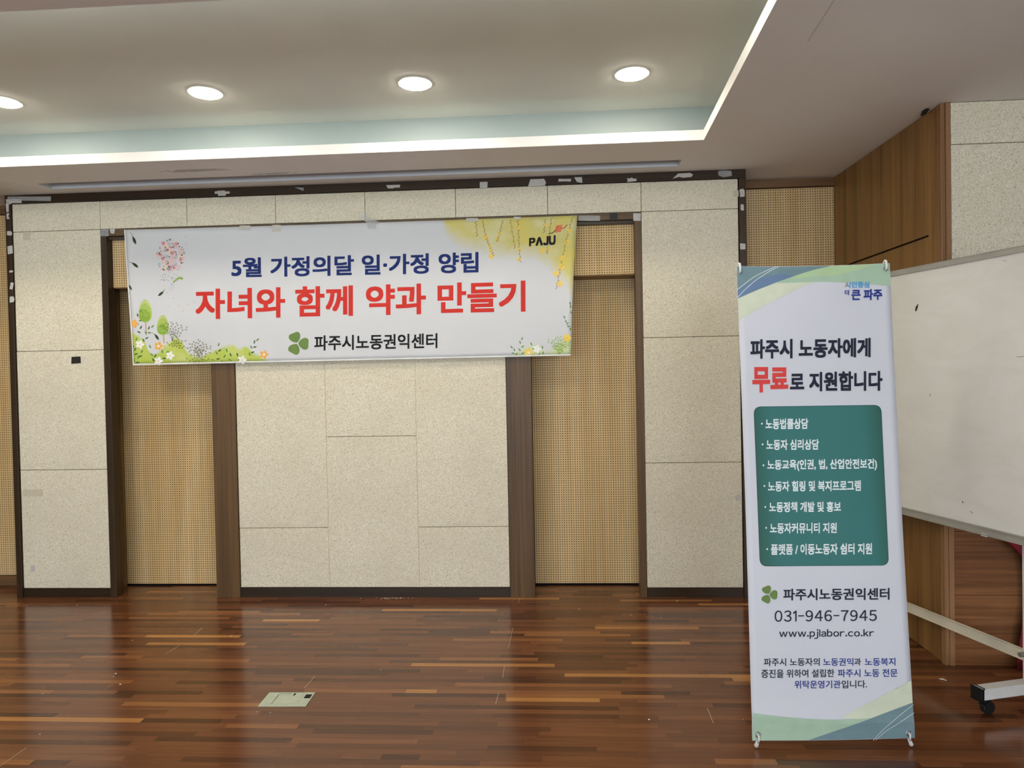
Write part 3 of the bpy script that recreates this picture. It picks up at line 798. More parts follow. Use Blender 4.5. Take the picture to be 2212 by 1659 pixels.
group(SB, 'flower_hearts', INK['peach'], ban, B1*4, lambda bm: [SB.poly(bm, ell(*c1(x, y_), 2, 2, 10)) for x, y_ in ((225, 1275), (508, 1380), (400, 1430), (1185, 1420))])
for a, b in (((280, 1060), (284, 1185)), ((446, 1180), (452, 1265))): group(SB, 'tree_trunk', INK['trunk'], ban, B1*1.5, lambda bm: SB.stroke(bm, [c1(*a), c1(*b)], 3))
for e_ in ((*c1(278, 962), 14.3, 25), (*c1(440, 1093), 12.8, 22)): group(SB, 'tree_crown', INK['tree1'], ban, B1*2, lambda bm: SB.poly(bm, egg(*e_)))
for e_ in ((*c1(276, 978), 13.6, 20.5), (*c1(440, 1108), 12.2, 18)): group(SB, 'tree_crown', INK['tree3'], ban, B1*2.2, lambda bm: SB.poly(bm, egg(*e_)))
for e_ in ((*c1(272, 1005), 12, 13.8), (*c1(438, 1132), 11, 12)): group(SB, 'tree_crown', INK['tree2'], ban, B1*2.4, lambda bm: SB.poly(bm, egg(*e_)))
group(SB, 'tree_dots', INK['tree1'], ban, B1*3, lambda bm: [SB.poly(bm, ell(*c1(x+rnd.uniform(-38, 38), y_+rnd.uniform(-60, 50)), .9, .9, 6)) for x, y_ in ((278, 965), (440, 1100)) for _ in range(24)])
def fan(bm, bx_, by_, R, a0, a1, n, fn, seeds):
    for k in range(n):
        a = math.radians(a0+(a1-a0)*k/(n-1)); l = R*rnd.uniform(.8, 1)
        p = [(bx_, by_), (bx_+l*.45*math.cos(a)*.8, by_-l*.5*math.sin(a)), (bx_+l*math.cos(a), by_-l*math.sin(a))]
        q = crom([fn(*v) for v in p], 4); SB.stroke(bm, q, .4)
        for j in range(seeds):
            t = .45+.55*j/(seeds-1); i = min(int(t*(len(q)-1)), len(q)-1); s_ = (-1)**j*2.2
            SB.poly(bm, ell(q[i][0]+s_*math.sin(a), q[i][1]+s_*math.cos(a), 1.9, 1.0, 6, -a+.4*(-1)**j), .0001)
def fans(bm):
    fan(bm, 530, 1240, 190, 40, 125, 6, c1, 6); fan(bm, 570, 1300, 110, 0, 160, 5, c1, 5); fan(bm, 775, 1385, 155, 35, 140, 7, c1, 6); fan(bm, 780, 1445, 150, 15, 165, 6, c1, 5)
group(SB, 'printed_sprigs', INK['twig'], ban, B1*2.7, fans)
group(SB, 'printed_sprigs', INK['tree2'], ban, B1*2.7, lambda bm: fan(bm, 1985, 1385, 195, 50, 125, 9, c2, 7))
# flower balloon
bal = [(520+125*math.sqrt(r)*math.cos(a)*(1-.1*math.sin(a)), 445-158*math.sqrt(r)*math.sin(a)) for r, a in [((k+.5)/78, k*2.39996) for k in range(78)]]
def bl(idx, r, n=5): return lambda bm: [petals(SB, bm, *c1(*bal[i]), r*rnd.uniform(.8, 1.15), n, i) for i in idx]
group(SB, 'balloon_blossoms', INK['pink'], ban, B1*2.4, bl([i for i in range(78) if i % 5 in (0, 2, 3)], 3.7))
group(SB, 'balloon_blossoms', INK['pink'], ban, B1*2.4, lambda bm: [petals(SB, bm, *c1(x, y_), 3.5, 5, x) for x, y_ in ((530, 375), (548, 405), (508, 360), (565, 432), (525, 410), (560, 365), (500, 395), (540, 440))])
group(SB, 'balloon_blossoms', INK['rose'], ban, B1*2.9, bl([i for i in range(78) if i % 11 == 3] + [51, 44], 4.2))
group(SB, 'balloon_blossoms', INK['bluegrey'], ban, B1*2.6, bl([i for i in range(78) if i % 9 == 4], 3.8))
group(SB, 'balloon_blossoms', INK['peach'], ban, B1*2.6, bl([i for i in range(78) if i % 7 == 6], 3.6))
def bleaf(bm):
    for k in range(70):
        r, a = rnd.random()**.5, rnd.uniform(0, 6.28); SB.poly(bm, leafp(*c1(520+135*r*math.cos(a), 445-165*r*math.sin(a)), rnd.uniform(2.2, 4.6), rnd.uniform(0, 180), .5))
    for k in range(26): SB.poly(bm, leafp(*c1(rnd.uniform(440, 650)-(10), rnd.uniform(600, 690)), 2, rnd.uniform(0, 180), .6))
group(SB, 'balloon_leaves', INK['dleaf'], ban, B1*3.2, bleaf)
group(SB, 'balloon_garland', INK['tree2'], ban, B1*3, lambda bm: SB.stroke(bm, crom([c1(545, 692), c1(575, 668), c1(605, 652), c1(637, 660)]), [3]*9+[4]*10))
group(SB, 'balloon_ribbon', INK['bluegrey'], ban, B1*3, lambda bm: [SB.stroke(bm, crom([c1(*p) for p in q]), .9) for q in (((535, 700), (520, 735), (508, 765)), ((538, 702), (545, 745), (530, 775)), ((520, 715), (535, 700), (550, 712)))])
group(SB, 'drifting_petals', INK['trunk'], ban, B1*2, lambda bm: [SB.poly(bm, ell(*c1(x, y_), 1.4, 1, 7)) for x, y_ in ((545, 840), (590, 910), (675, 903), (740, 878), (492, 918), (632, 962), (488, 790), (660, 265), (668, 338))])
# hanging blossom branches
br = [[(1270, 115), (1300, 260), (1340, 360), (1375, 445)], [(1458, 115), (1430, 230), (1405, 308)], [(1600, 108), (1610, 300), (1625, 500)], [(1205, 122), (1220, 258)], [(1855, 105), (1845, 230)],
      [(1915, 90), (1885, 330), (1875, 425)], [(2112, 85), (2060, 290), (2010, 540), (1965, 752)], [(1530, 112), (1575, 372)]]
group(SB, 'blossom_branches', INK['branch'], ban, B1*2, lambda bm: [SB.stroke(bm, crom([c2(*p) for p in q]), .8) for q in br])
def buds(bm):
    for q in br:
        pts = crom([c2(*p) for p in q], 7)
        for i, p in enumerate(pts): SB.poly(bm, leafp(p[0]+(-1)**i*1.6, p[1], 3, 60 if i % 2 else 120, .5))
group(SB, 'branch_buds', INK['twig'], ban, B1*2.6, buds)
group(SB, 'branch_blossoms', INK['yflower'], ban, B1*2.3, lambda bm: [petals(SB, bm, *c2(x, y_), r, 4, x) for x, y_, r in ((1298, 268, 7), (1340, 350, 5), (1352, 448, 7), (1610, 478, 5.5), (1830, 398, 7), (1888, 380, 5), (2012, 552, 8), (1962, 610, 8), (1998, 705, 8), (2025, 465, 6), (2070, 320, 6), (1430, 240, 5), (1410, 290, 5), (1600, 180, 5), (1612, 380, 5), (2085, 210, 6), (1345, 395, 5), (1855, 160, 4))])
# hem edge of the cloth
bm = bmesh.new()
for i in range(96): 
    a, b = i/96, (i+1)/96
    vs = [bm.verts.new((a, 0, 0)), bm.verts.new((b, 0, 0)), bm.verts.new((b, .011, 0)), bm.verts.new((a, .011, 0))]; bm.faces.new(vs)
vs = [bm.verts.new(p) for p in ((0, 0, 0), (.0028, 0, 0), (.0028, 1, 0), (0, 1, 0))]; bm.faces.new(vs)
bmesh.ops.remove_doubles(bm, verts=bm.verts, dist=1e-6)
SB.done('hem', bm, MT['hem'], ban, B1*5)
for p in ((279, 498.5), (1243.5, 471)):
    q = on_axis(1, -.0262, *p); bm = bmesh.new(); tube(bm, [q, q+Vector((0, -.004, 0))], .0035, 8); mesh_obj('nail', bm, MT['black'], ban)

# ================================================================ BANNER STAND
sc_ = [on_axis(1, -1.360, 1591, 575), on_axis(1, -1.335, 1922, 568), on_axis(1, -1.630, 1976, 1594), on_axis(1, -1.655, 1625, 1600)]
def rel_stand(u, v):
    e = v*(1-v)*4
    n = .008*(4*u*(1-u))*(ridge(v, .10)+ridge(1-v, .10)) + .0012*math.sin(u*9+v*3)*e
    n += .0045*ridge((v-.96)-(.10*u), .012)*u*(1-v > .005) + .004*ridge(v-.045+.02*u, .014)*(v > .004)
    return .003*math.sin(v*math.pi)*(1-2*u), .008*(4*u*(1-u))*(-(v**20)), n
st = thing('banner_stand', 'tall narrow white banner on a standing frame with a teal list panel', 'banner stand', (4.27, -1.62, 0))
ST = Sheet(sc_, 24, 64, rel_stand)
# ensure all four corners are close to one plane
ST.sheet('printed_sheet', MT['stand'], st)
c3 = lambda x, y: (1570+x/5.267, 540+y/5.267)
c4 = lambda x, y: (1570+x/4.255, 850+y/4.255)
c5 = lambda x, y: (1570+x/3.949, 1220+y/3.949)
def area(name, mat, fn, segs, off):
    pts = []
    for sg in segs:
        q = [fn(*p) for p in sg]; pts += crom(q, 6) if len(q) > 2 else q
    out = [pts[0]]
    for p in pts[1:]:
        if math.hypot(p[0]-out[-1][0], p[1]-out[-1][1]) > .3: out.append(p)
    def clampuv(bm):
        uv = [ST.px(*p) for p in out]; uv = [(min(max(a, .001), .999), min(max(b, .0008), .9992)) for a, b in uv]
        f = bm.faces.new([bm.verts.new((a, b, 0)) for a, b in uv]); bmesh.ops.triangulate(bm, faces=[f], ngon_method='EAR_CLIP')
    return group(ST, name, mat, st, off, clampuv)
Q = .0004
area('printed_wave', INK['pale'], c3, [[(110, 557), (250, 495), (400, 430), (560, 365), (720, 305), (880, 250)], [(1080, 340), (980, 366), (850, 416), (700, 490), (400, 645), (125, 810)]], Q)
area('printed_wave', INK['mint'], c3, [[(1240, 150), (1862, 140)], [(1872, 412), (1740, 398), (1600, 385), (1300, 365), (1060, 358), (980, 360), (820, 366), (660, 372), (560, 378)], [(600, 350), (720, 305), (950, 225), (1170, 165)]], Q*1.5)
area('printed_wave', INK['mint2'], c3, [[(1240, 145), (1700, 140)], [(1500, 215), (1250, 280), (1000, 290), (800, 318), (720, 305)], [(730, 300), (950, 225), (1170, 165)]], Q*1.8)
area('printed_wave', INK['steel'], c3, [[(90, 175), (1240, 145)], [(1170, 168), (950, 225), (720, 305), (560, 365), (400, 430), (250, 495), (108, 560)]], Q*2)
area('printed_wave', INK['steel2'], c3, [[(108, 470), (300, 350), (560, 275), (760, 285)], [(720, 305), (560, 365), (400, 430), (250, 495), (108, 560)]], Q*2.3)
for pts in ([(100, 467), (200, 385), (330, 290), (545, 180)], [(112, 552), (200, 455), (330, 340), (450, 255), (580, 178)]):
    group(ST, 'printed_line', INK['line'], st, Q*3, lambda bm: ST.stroke(bm, crom([c3(*p) for p in pts], 5), 1.1))
area('printed_wave', INK['pale'], c5, [[(1592, 985), (1400, 1090), (1200, 1190), (960, 1302)], [(1230, 1312), (1400, 1250), (1600, 1175)]], Q)
area('printed_wave', INK['mint'], c5, [[(215, 1262), (500, 1292), (800, 1312), (1000, 1312), (1240, 1300)], [(1230, 1310), (1100, 1360), (900, 1430), (700, 1505)], [(700, 1508), (215, 1508)]], Q*1.5)
area('printed_wave', INK['steel'], c5, [[(1598, 1176), (1400, 1250), (1230, 1310), (1100, 1360), (900, 1430), (690, 1506)], [(690, 1508), (1612, 1508)]], Q*2)
for pts in ([(1592, 1192), (1480, 1275), (1350, 1375), (1240, 1492)], [(1598, 1262), (1480, 1332), (1360, 1405), (1262, 1490)]):
    group(ST, 'printed_line', INK['line'], st, Q*3, lambda bm: ST.stroke(bm, crom([c5(*p) for p in pts], 5), .9))
# teal list panel with rounded corners
def rr(tl, tr, brr, bl_, r, ins=0):
    pts = []; cs = [tl, tr, brr, bl_]
    cen = (sum(c[0] for c in cs)/4, sum(c[1] for c in cs)/4)
    for i in range(4):
        p, a, b = cs[i], cs[i-1], cs[(i+1) % 4]
        def tow(p, q, d):
            l = math.hypot(q[0]-p[0], q[1]-p[1]); return (p[0]+(q[0]-p[0])*d/l, p[1]+(q[1]-p[1])*d/l)
        s0, s1 = tow(p, a, r), tow(p, b, r)
        for k in range(9):
            t = k/8; pts.append(tuple((1-t)**2*s0[j]+2*t*(1-t)*p[j]+t*t*s1[j] for j in (0, 1)))
    if ins:
        pts = [(x+(cen[0]-x)*ins/140, y_+(cen[1]-y_)*ins/172) for x, y_ in pts]
    return pts
crn = ((1626.4, 878.4), (1904.9, 874.6), (1921.3, 1221.3), (1639.8, 1223.4))
group(ST, 'list_panel_outline', INK['dark_line'], st, Q*2, lambda bm: ST.poly(bm, rr(*crn, 17)))
group(ST, 'list_panel', INK['teal'], st, Q*3.1, lambda bm: ST.poly(bm, rr(*crn, 17, .9)))
T0 = Q*4
def quad(fn, x0, yl0, x1, yr0, yr1, yl1): return [fn(x0, yl0), fn(x1, yr0), fn(x1, yr1), fn(x0, yl1)]
def stx(s_, q, m, bold, off=T0, **k): return ST.text(s_, q, INK[m], st, off, bold, **k)
stx('시민중심', quad(c3, 1335, 360, 1616, 355, 430, 432), 'sky', .03)
group(ST, 'lettering', INK['sorange'], st, T0+.0004, lambda bm: ST.stroke(bm, [c3(1352, 365), c3(1350, 395), c3(1335, 425)], 1.6))
stx('더', quad(c3, 1335, 455, 1385, 453, 514, 516), 'sblue', .03)
stx('큰 파주', quad(c3, 1412, 448, 1768, 442, 568, 574), 'sblue', .036)
stx('파주시 노동자에게', quad(c3, 262, 1018, 1638, 1000, 1220, 1240), 'sblack', .034)
stx('무료', quad(c3, 283, 1333, 696, 1330, 1612, 1626), 'sred', .045)
stx('로 지원합니다', quad(c3, 716, 1392, 1776, 1374, 1602, 1612), 'sblack', .034)
for s_, q, bxy in (('노동법률상담', (350, 232, 746, 228, 326, 330), (316, 278)), ('노동자 심리상담', (357, 424, 845, 420, 518, 520), (322, 468)),
                   ('노동교육(인권, 법, 산업안전보건)', (365, 610, 1383, 598, 706, 716), (330, 660)), ('노동자 힐링 및 복지프로그램', (372, 806, 1232, 796, 896, 902), (338, 850)),
                   ('노동정책 개발 및 홍보', (382, 996, 1048, 992, 1088, 1092), (346, 1043)), ('노동자커뮤니티 지원', (390, 1190, 1010, 1186, 1284, 1288), (354, 1235)),
                   ('플랫폼 / 이동노동자 쉼터 지원', (398, 1384, 1336, 1374, 1478, 1484), (364, 1430))):
    stx(s_, quad(c4, *q), 'list', .028)
    group(ST, 'list_bullet', INK['list'], st, T0, lambda bm: ST.poly(bm, ell(*c4(*bxy), 1.9, 2.1, 12)))
clover(ST, *c5(352, 253), 17.5, st, T0)
stx('파주시노동권익센터', quad(c5, 478, 204, 1390, 196, 298, 304), 'sblack', .022)
stx('031-946-7945', quad(c5, 403, 390, 1280, 384, 478, 486), 'sblack', .006, packed=.13)
stx('www.pjlabor.co.kr', quad(c5, 443, 550, 1255, 548, 628, 634), 'sblack', .012, packed=.115)
stx('파주시 노동자의', quad(c5, 312, 796, 790, 794, 860, 864), 'sblack', .012)
stx('노동권익', quad(c5, 820, 795, 1078, 794, 860, 861), 'sblue', .012)
stx('과', quad(c5, 1085, 795, 1143, 795, 856, 857), 'sblack', .012)
stx('노동복지', quad(c5, 1176, 793, 1438, 792, 858, 860), 'sblue', .012)
stx('증진을 위하여 설립한', quad(c5, 290, 892, 915, 889, 956, 965), 'sblack', .012)
stx('파주시 노동 전문', quad(c5, 945, 890, 1456, 886, 954, 957), 'sblue', .012)
stx('위탁운영기관', quad(c5, 573, 986, 968, 984, 1050, 1054), 'sblue', .012)
stx('입니다.', quad(c5, 976, 984, 1193, 982, 1048, 1052), 'sblack', .012)
# frame: hub, four sprung arms, rear leg, hooks, grommets, feet
hub = ST.at(.5, .42) - ST.n*.05
bm = bmesh.new(); obox(bm, hub, (ST.ex, ST.ey, ST.n), (.028, .05, .014), .005); mesh_obj('hub', bm, MT['black'], st)
hooks = ((1597.5, 588), (1912.5, 581)); feet = ((1637, 1587), (1962, 1583)); tips = (on_axis(2, .0, 1633, 1616), on_axis(2, .0, 1969, 1614))
for p in hooks:
    u, v = ST.px(*p); g = ST.at(u, v); top = ST.at(u, .9985)
    bm = bmesh.new(); torus(bm, g+ST.n*.001, ST.n, .0075, .0022); mesh_obj('grommet', bm, MT['steel'], st)
    back = top - ST.n*.012 + ST.ey*.004
    bm = bmesh.new(); tube(bm, [hub+(g-hub).normalized()*.03, hub.lerp(g, .5)-ST.n*.018, g-ST.n*.016], .004, 8); mesh_obj('arm', bm, MT['black'], st)
    bm = bmesh.new()
    tube(bm, [g-ST.n*.016, back-ST.ey*.004, top-ST.n*.007+ST.ey*.010, top+ST.n*.002+ST.ey*.013, top+ST.n*.009+ST.ey*.008, g.lerp(top, .5)+ST.n*.010, g+ST.n*.007, g-ST.n*.001-ST.ey*.003], .0042, 10)
    mesh_obj('hook', bm, MT['white_plastic'], st, smooth=True)
for p, tip in zip(feet, tips):
    u, v = ST.px(*p); g = ST.at(u, v); low = ST.at(u, .0005); tip = tip + Vector((0, 0, .0065))
    bm = bmesh.new(); torus(bm, g+ST.n*.001, ST.n, .0085, .0024); mesh_obj('grommet', bm, MT['steel'], st)
    bm = bmesh.new(); tube(bm, [hub+(g-hub).normalized()*.03, hub.lerp(g, .5)-ST.n*.02, g-ST.n*.014], .004, 8); mesh_obj('arm', bm, MT['black'], st)
    bm = bmesh.new(); tube(bm, [g-ST.n*.014, g+ST.n*.003, g+ST.n*.009-ST.ey*.004, g.lerp(low, .7)+ST.n*.009, low.lerp(tip, .3)+ST.n*.004], .0036, 10); mesh_obj('hook', bm, MT['white_plastic'], st, smooth=True)
    a = low.lerp(tip, .12); bm = bmesh.new(); d = tip-a
    tube(bm, [a-d*.05, a, a+d*.5, a+d*.86, a+d*.96, tip], [.003, .0055, .0065, .0078, .006, .0025], 12); mesh_obj('foot', bm, MT['white_plastic'], st, smooth=True)
bm = bmesh.new(); tube(bm, [hub-ST.n*.012, Vector((hub.x, hub.y+.30, .3)), Vector((hub.x, hub.y+.42, .004))], .005, 8); mesh_obj('rear_leg', bm, MT['black'], st)

# ================================================================ WHITEBOARD ON CASTERS
H = Vector((-.264, .9645, 0)).normalized(); Nn = Vector((H.y, -H.x, 0)); Z = Vector((0, 0, 1))
c0 = Vector((4.935, -1.378, 0))
wbd = thing('whiteboard', 'large mobile whiteboard in a grey aluminium frame standing beside the pier', 'whiteboard', (5.13, -1.32, 0))
pf = c0 + Nn*.158          # front face line
P = c0 + Nn*.198           # post line
L0, L1 = -.82, 1.0; zb0, zb1 = .672, 1.770
def oriented(name, mat, l0, l1, z0, z1, n0, n1, bev=.002):
    bm = bmesh.new(); obox(bm, pf + H*(l0+l1)/2 + Nn*(n0+n1)/2 + Z*(z0+z1)/2, (H, Nn, Z), ((l1-l0)/2, (n1-n0)/2, (z1-z0)/2), bev)
    return mesh_obj(name, bm, mat, wbd)
sf = oriented('writing_surface', MT['board'], L0, L1, zb0, zb1, .001, .016, 0)
oriented('top_rail', MT['alu'], L0-.015, L1+.015, zb1-.004, zb1+.016, -.005, .024)
oriented('bottom_rail', MT['alu'], L0-.015, L1+.015, zb0-.019, zb0+.005, -.012, .024, .005)
oriented('side_rail', MT['alu'], L0-.018, L0+.002, zb0-.015, zb1+.012, -.005, .024)
oriented('side_rail', MT['alu'], L1-.002, L1+.018, zb0-.015, zb1+.012, -.005, .024)
oriented('clip', MT['white_plastic'], .118, .142, zb0-.026, zb0-.018, -.014, 0)
for l in (0.0, .93):
    q = P + H*l
    bm = bmesh.new(); bar(bm, q+Z*.108, q+Z*1.80, .016, .016, .002, up=H); mesh_obj('post', bm, MT['white_metal'], wbd)
    bm = bmesh.new(); a = c0 + H*l - Nn*.028; b = a + Nn*(.47 if l < .5 else .21); bar(bm, a+Z*.084+Nn*.006, b+Z*.084, .038, .042, .002); fb_ = mesh_obj('foot_beam', bm, MT['white_metal'], wbd)
    bm = bmesh.new(); bar(bm, a+Z*.084-Nn*.008, a+Z*.084+Nn*.008, .040, .044, .003); mesh_obj('end_cap', bm, MT['black'], fb_)
    for e in ((a+Nn*.035, b-Nn*.03)):
        bm = bmesh.new()
        bar(bm, e+Z*.052-Nn*.014, e+Z*.052+Nn*.014, .022, .016, .002); bar(bm, e+Z*.045-Nn*.008+H*.013, e+Z*.03+Nn*.006+H*.013, .003, .024, .001); bar(bm, e+Z*.045-Nn*.008-H*.013, e+Z*.03+Nn*.006-H*.013, .003, .024, .001)
        cs = mesh_obj('caster', bm, MT['black'], wbd)
        wc = e + Nn*.010 + Z*.0255
        bm = bmesh.new(); tube(bm, [wc-H*.011, wc-H*.009, wc+H*.009, wc+H*.011], [.022, .0255, .0255, .022], 24); mesh_obj('wheel', bm, MT['black'], cs)
bm = bmesh.new(); bar(bm, P+H*0+Z*.205, P+H*.93+Z*.193, .016, .035, .002); mesh_obj('cross_bar', bm, MT['cream'], wbd)
bm = bmesh.new(); q = P - Nn*.0; tube(bm, [q+Z*.21-Nn*.03, q+Z*.21-Nn*.01], .009, 10); mesh_obj('wing_bolt', bm, MT['steel'], wbd)
# marks on the writing surface
def mark(pts, w, mat, name='pen_smear'):
    bm = bmesh.new(); o_ = [on_plane(pf-Nn*.0002, Nn, *p) for p in strokep(pts, w)]
    f = bm.faces.new([bm.verts.new(p) for p in o_]); bmesh.ops.triangulate(bm, faces=[f], ngon_method='EAR_CLIP')
    mesh_obj(name, bm, mat, sf)
mark([(1983, 657), (1980, 664), (1978, 672)], [1.5, 4.5, 3], MT['ink'])
mark([(2010, 850), (2008.5, 856)], 2.5, MT['smear']); mark([(2165, 562), (2175, 565)], 1.2, MT['smear'])
mark([(2078, 1082), (2081, 1087)], 1.5, MT['ink']); mark([(2095, 1104), (2102, 1109)], 2.2, MT['smear']); mark([(2196, 771), (2212, 770)], .8, MT['ink'])

# ================================================================ RED CLOTH BEHIND THE BOARD
rows_ = [(.60, 5.235), (.57, 5.262), (.53, 5.305), (.50, 5.332), (.45, 5.345), (.38, 5.350), (.29, 5.349), (.22, 5.338), (.15, 5.325), (.08, 5.313), (.003, 5.303)]
bm = bmesh.new(); prev = None; NX = 26
for z, xl in reversed(rows_):
    r = []
    for j in range(NX+1):
        t = j/NX; x = xl + (5.72-xl)*t; yy = -1.0 + .016*math.sin(t*22+z*2) + .008*math.sin(t*47+z*6)
        r.append(bm.verts.new((x, yy, z)))
    if prev:
        for j in range(NX): bm.faces.new((prev[j], prev[j+1], r[j+1], r[j]))
    prev = r
rc = mesh_obj('red_drape', bm, MT['red'], smooth=True)
m = rc.modifiers.new('thick', 'SOLIDIFY'); m.thickness = .004
tag(rc, 'dark red folded cloth hanging to the floor behind the whiteboard', 'cloth')

# ================================================================ FLOOR OUTLET BOX
pc = [Vector((2.079, -1.378, 0)), Vector((2.278, -1.374, 0)), Vector((2.281, -1.251, 0)), Vector((2.082, -1.255, 0))]
fo = thing('floor_outlet', 'grey-green metal floor outlet box set in the parquet', 'outlet', (2.18, -1.315, 0))
def pl(u0, u1, v0, v1, z0, z1, name, mat, bev=.0006, par=None):
    e = (pc[1]-pc[0]); f = (pc[3]-pc[0]); bm = bmesh.new()
    obox(bm, pc[0]+e*(u0+u1)/2+f*(v0+v1)/2+Z*(z0+z1)/2, (e.normalized(), Z.cross(e.normalized()), Z), ((u1-u0)/2*e.length, (v1-v0)/2*f.length, (z1-z0)/2), bev)
    return mesh_obj(name, bm, mat, par or fo)
pl(0, 1, 0, 1, .0005, .003, 'cover_plate', MT['plate'], .0008)
pl(.26, .78, .14, .86, .0031, .0042, 'hinged_lid', MT['plate'])
pl(.05, .23, .14, .60, .0031, .0038, 'blank_plate', MT['plate']); pl(.05, .23, .64, .88, .0031, .0038, 'blank_plate', MT['plate'])
pl(.82, .96, .14, .52, .0031, .0038, 'cable_flap', MT['plate'])
pl(.83, .96, .56, .84, .0031, .0036, 'cable_hole', MT['hole'], 0)
pl(.245, .255, .14, .86, .0031, .0034, 'lid_gap', MT['hole'], 0); pl(.26, .5, .87, .895, .0031, .0034, 'lid_gap', MT['hole'], 0); pl(.56, .60, .74, .90, .0043, .0046, 'lid_gap', MT['hole'], 0)

# ================================================================ TAPE REMNANTS
def tape(label, pts, mat='tape', yp=-.0125, group=None, name='tape_piece', cat='tape', th=.0004):
    P3 = [on_axis(1, yp, *p) for p in pts]
    bm = bmesh.new(); fr = [bm.verts.new(p+Vector((0, -th, 0))) for p in P3]; bk = [bm.verts.new(p) for p in P3]; n = len(P3)
    f = bm.faces.new(fr); bm.faces.new(bk[::-1])
    for j in range(n): bm.faces.new((fr[j], bk[j], bk[(j+1) % n], fr[(j+1) % n]))
    bmesh.ops.recalc_face_normals(bm, faces=bm.faces)
    c = sum(P3, Vector())/n
    return tag(mesh_obj(name, bm, MT[mat], loc=tuple(c)), label, cat, group or 'scraps of tape left on the wall framing')
def rect(x0, y0, x1, y1, j=.8):
    r = random.Random(int(x0*7+y0)); q = lambda: r.uniform(-j, j)
    return [(x0+q(), y0+q()), ((x0+x1)/2, y0+q()), (x1+q(), y0+q()), (x1+q(), (y0+y1)/2), (x1+q(), y1+q()), ((x0+x1)/2, y1+q()), (x0+q(), y1+q())]
tape('long pale tape on the frame corner beside the cut-off perforated wall', rect(13, 430, 46, 438))
tape('narrow upright pale tape just below the frame corner piece', [(12, 439), (26, 438), (25, 440), (19, 442), (19, 458), (14, 459)])
tape('torn notched tape, second scrap down the outer upright', [(14, 461), (20.5, 461), (18, 467), (21, 473), (14.5, 473)])
tape('rounded tape scrap level with the first panel joint', [(15, 499.5), (23, 499), (26, 502), (26, 507), (23, 509), (15, 508)])
tape('largest square tape on the outer upright', [(16, 532), (27, 530), (28, 547), (17, 549.5)])
tape('tiny torn tape sliver on the outer upright', [(19.5, 586), (24, 583.5), (29, 585), (28, 588), (21, 589)])
tape('slanted tape strip on the outer upright', [(23.5, 610), (30, 611), (27, 625.5), (20.5, 624)])
tape('lowest tape scrap on the outer upright', [(21, 641), (29, 640), (31.5, 646), (30, 652), (21, 654)])
tape('silvery tape at the head of the post beside the balloon end of the banner', rect(216.5, 495.5, 235, 510.5, .4), 'tape_grey', -.0075)
tape('small cream tape touching the silvery tape beside the banner', [(237, 495), (249, 494), (246.5, 505), (239, 504)], 'tape', -.0075)
tape('cross-shaped tape on the top frame over the flower balloon', [(464, 413.5), (470, 413), (470, 412), (486, 411.5), (486, 413.5), (496, 413.5), (496.5, 418), (488, 419), (487, 423), (471, 423), (471, 418.5), (464, 418.5)])
tape('pointed tape scrap on the top frame over the blue lettering', [(636, 404.5), (656, 405.5), (655.5, 412.5)], 'tape_grey')
tape('flat wide tape on the top frame above the middle of the banner', [(834, 400), (864, 399), (864, 405), (851, 405.5), (849, 407), (838, 407)])
tape('upright rectangular tape on the top frame over the yellow wash', rect(1036.5, 393, 1053, 406, .5))
tape('big bow-shaped tape on the top frame', [(1146, 387), (1160, 387), (1175, 386), (1179.5, 394), (1177, 401), (1160, 402), (1140.5, 402.7)])
tape('thin flat tape beside the bow-shaped tape', rect(1206.5, 386.5, 1233.5, 392, .5))
tape('tapering tape on the top frame above the banner end', [(1240.5, 383), (1257, 382.5), (1258, 395.5), (1246, 393)])
tape('ragged tape on the top frame above the narrow door recess', [(1355, 384), (1359, 386), (1365, 383.5), (1368, 386), (1375, 386), (1375, 391), (1355.5, 393.5)])
tape('long slanted torn tape near the end of the top frame', [(1465, 375), (1490, 373.5), (1497, 377), (1494, 382), (1475, 384), (1467, 382), (1453, 386)])
tape('broad pale tape at the last corner of the top frame', [(1551, 370), (1562, 368), (1580, 369), (1581, 380), (1563, 383), (1552, 379)], 'tape_grey')
tape('topmost tape on the upright beside the banner stand', [(1597.5, 409.5), (1605, 407.5), (1608.5, 412), (1608.5, 424.5), (1599, 425.5)])
tape('faint tape stuck on the cement board beside the topmost upright tape', rect(1584.5, 411, 1596, 425, .4), 'tape_tan', -.0012, name='tape_piece')
tape('small rounded tape, second on the upright beside the banner stand', [(1600, 441.5), (1605, 441), (1607, 444), (1607, 454), (1603, 455.5), (1599.5, 452)])
tape('third square tape on the upright just above the banner stand', rect(1598.5, 526, 1610, 538.5, .5))
tape('square of black tape on the lintel over the narrow recess', rect(1317, 460.5, 1334, 473.5, .3), 'tape_black', -.0065)
tape('square white tape at the end of the lintel', rect(1368, 460.5, 1384, 477, .3), 'tape', -.0065)
tape('black square of tape on the pale cement board', [(154.5, 770.8), (174, 769.8), (174.7, 784.5), (154, 786)], 'tape_black', -.0012)
tape('tan tape strip low on the cement board by the outer upright', rect(50, 1057, 93, 1072, .6), 'tape_tan', -.0012)
tape('small cream tape tab near the foot of the cement board', rect(66, 1221, 75, 1235, .4), 'tape', -.0012)
tape('pale square of tape on the cement board near the frame corner', rect(49.5, 501, 65, 519, .5), 'tape_tan', -.0012)
tape('crumpled tape peeling off the cement board beside the banner stand', [(1587, 1074), (1594, 1067), (1600, 1070), (1597, 1079), (1590, 1083)], 'tape', -.003)
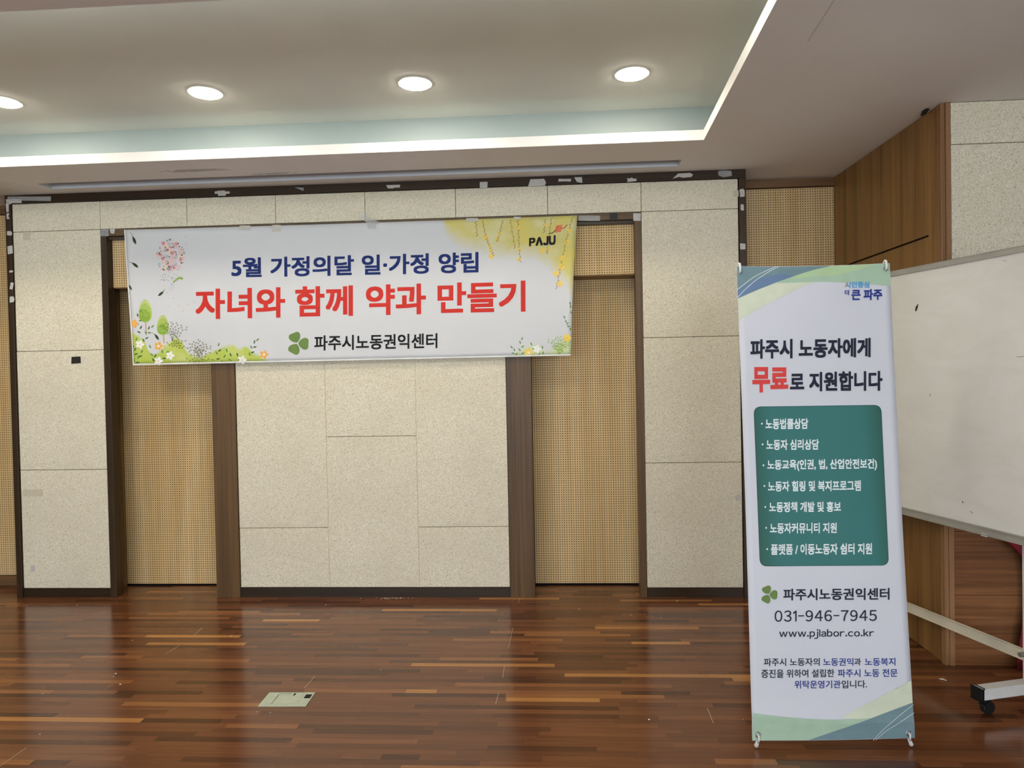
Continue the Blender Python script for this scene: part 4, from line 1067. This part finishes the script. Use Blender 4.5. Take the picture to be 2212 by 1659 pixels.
for q, l in ((rect(518, 487.5, 541, 497, .6), 'translucent tape over the banner hem above the blue numeral'), (rect(588, 486, 607, 501, .5), 'translucent square tape over the banner hem beside the first'),
             (rect(1007, 471.5, 1033, 478.5, .4), 'pale tape over the banner hem at the yellow wash'), (rect(1110, 468.5, 1126, 473.5, .4), 'short pale tape over the banner hem above the branches')):
    tape(l, q, 'tape', -.0375, 'tape holding up the banner hem')
tape('crumpled clear tape glinting at the middle of the banner top', [(776, 462), (790, 460), (800, 472), (815, 478), (822, 481), (812, 484), (813, 494), (795, 495), (792, 480), (778, 472)], 'clear', -.039, 'tape holding up the banner hem')
tape('shiny clear packing tape along the lintel over the recess', rect(1249, 466, 1296, 477, .6), 'clear', -.0072)
tape('wrinkled clear packing tape over the frame corner', rect(16, 424.5, 110, 434, .6), 'clear', -.0135)

# small fitting under the ceiling, floor scraps
fp = on_axis(2, ZC-.008, 1996, 243); bm = bmesh.new(); tube(bm, [fp+Vector((0, -.03, .004)), fp+Vector((0, 0, 0)), fp+Vector((0, .02, -.004))], [.008, .011, .006], 8)
tag(mesh_obj('ceiling_clip', bm, MT['black'], loc=tuple(fp)), 'small dark clip under the ceiling above the oak side wall', 'clip')
for x, y_, s_ in ((250, 1455, 2.2), (245, 1461, 1.4), (260, 1478, 2.4), (499, 1374, 1.6), (555, 1537, 1.4), (584, 1539, 1.3), (1402, 1554, 2.6), (1251, 1316, 1.6), (1463, 1298, 2), (1363, 1329, 1.6), (1428, 1335, 1.4), (822, 1447, 1.3), (704, 1306, 1.3), (92, 1498, 1.3), (86, 1586, 1.5), (286, 1383, 1.2), (167, 1307, 1.1), (1605, 1554, 1)):
    p = on_axis(2, .0012, x, y_); bm = bmesh.new(); bmesh.ops.create_icosphere(bm, subdivisions=1, radius=1)
    k = s_*.5*(p-C).length/F
    bmesh.ops.scale(bm, vec=(k*1.7, k*1.6, max(.0009, k*.6)), verts=bm.verts); bmesh.ops.translate(bm, vec=p, verts=bm.verts)
    tag(mesh_obj('paper_crumb', bm, MT['chalk'], loc=tuple(p)), 'tiny white paper crumb lying on the parquet', 'crumb', 'paper crumbs scattered over the floor')
p = on_axis(2, .001, 2036, 1469); bm = bmesh.new(); tube(bm, [p+Vector((-.012, .006, .002)), p+Vector((0, 0, .004)), p+Vector((.012, -.01, .002))], [.001, .0035, .001], 6)
tag(mesh_obj('wood_splinter', bm, MT['chalk'], loc=tuple(p)), 'pale splinter on the floor between the banner stand and whiteboard', 'splinter')
vb = random.Random(5); bm = bmesh.new()
for k in range(60):
    x = 845+vb.gauss(0, 18); y_ = 1291+abs(vb.gauss(0, 1.2)); p = on_axis(2, .0008, x, y_)
    r = bmesh.ops.create_icosphere(bm, subdivisions=1, radius=vb.uniform(.0008, .002))['verts']; bmesh.ops.translate(bm, vec=p, verts=r)
d = mesh_obj('plaster_dust', bm, MT['chalk']); tag(d, 'white plaster dust at the foot of the central cement wall', 'dust'); d['kind'] = 'stuff'
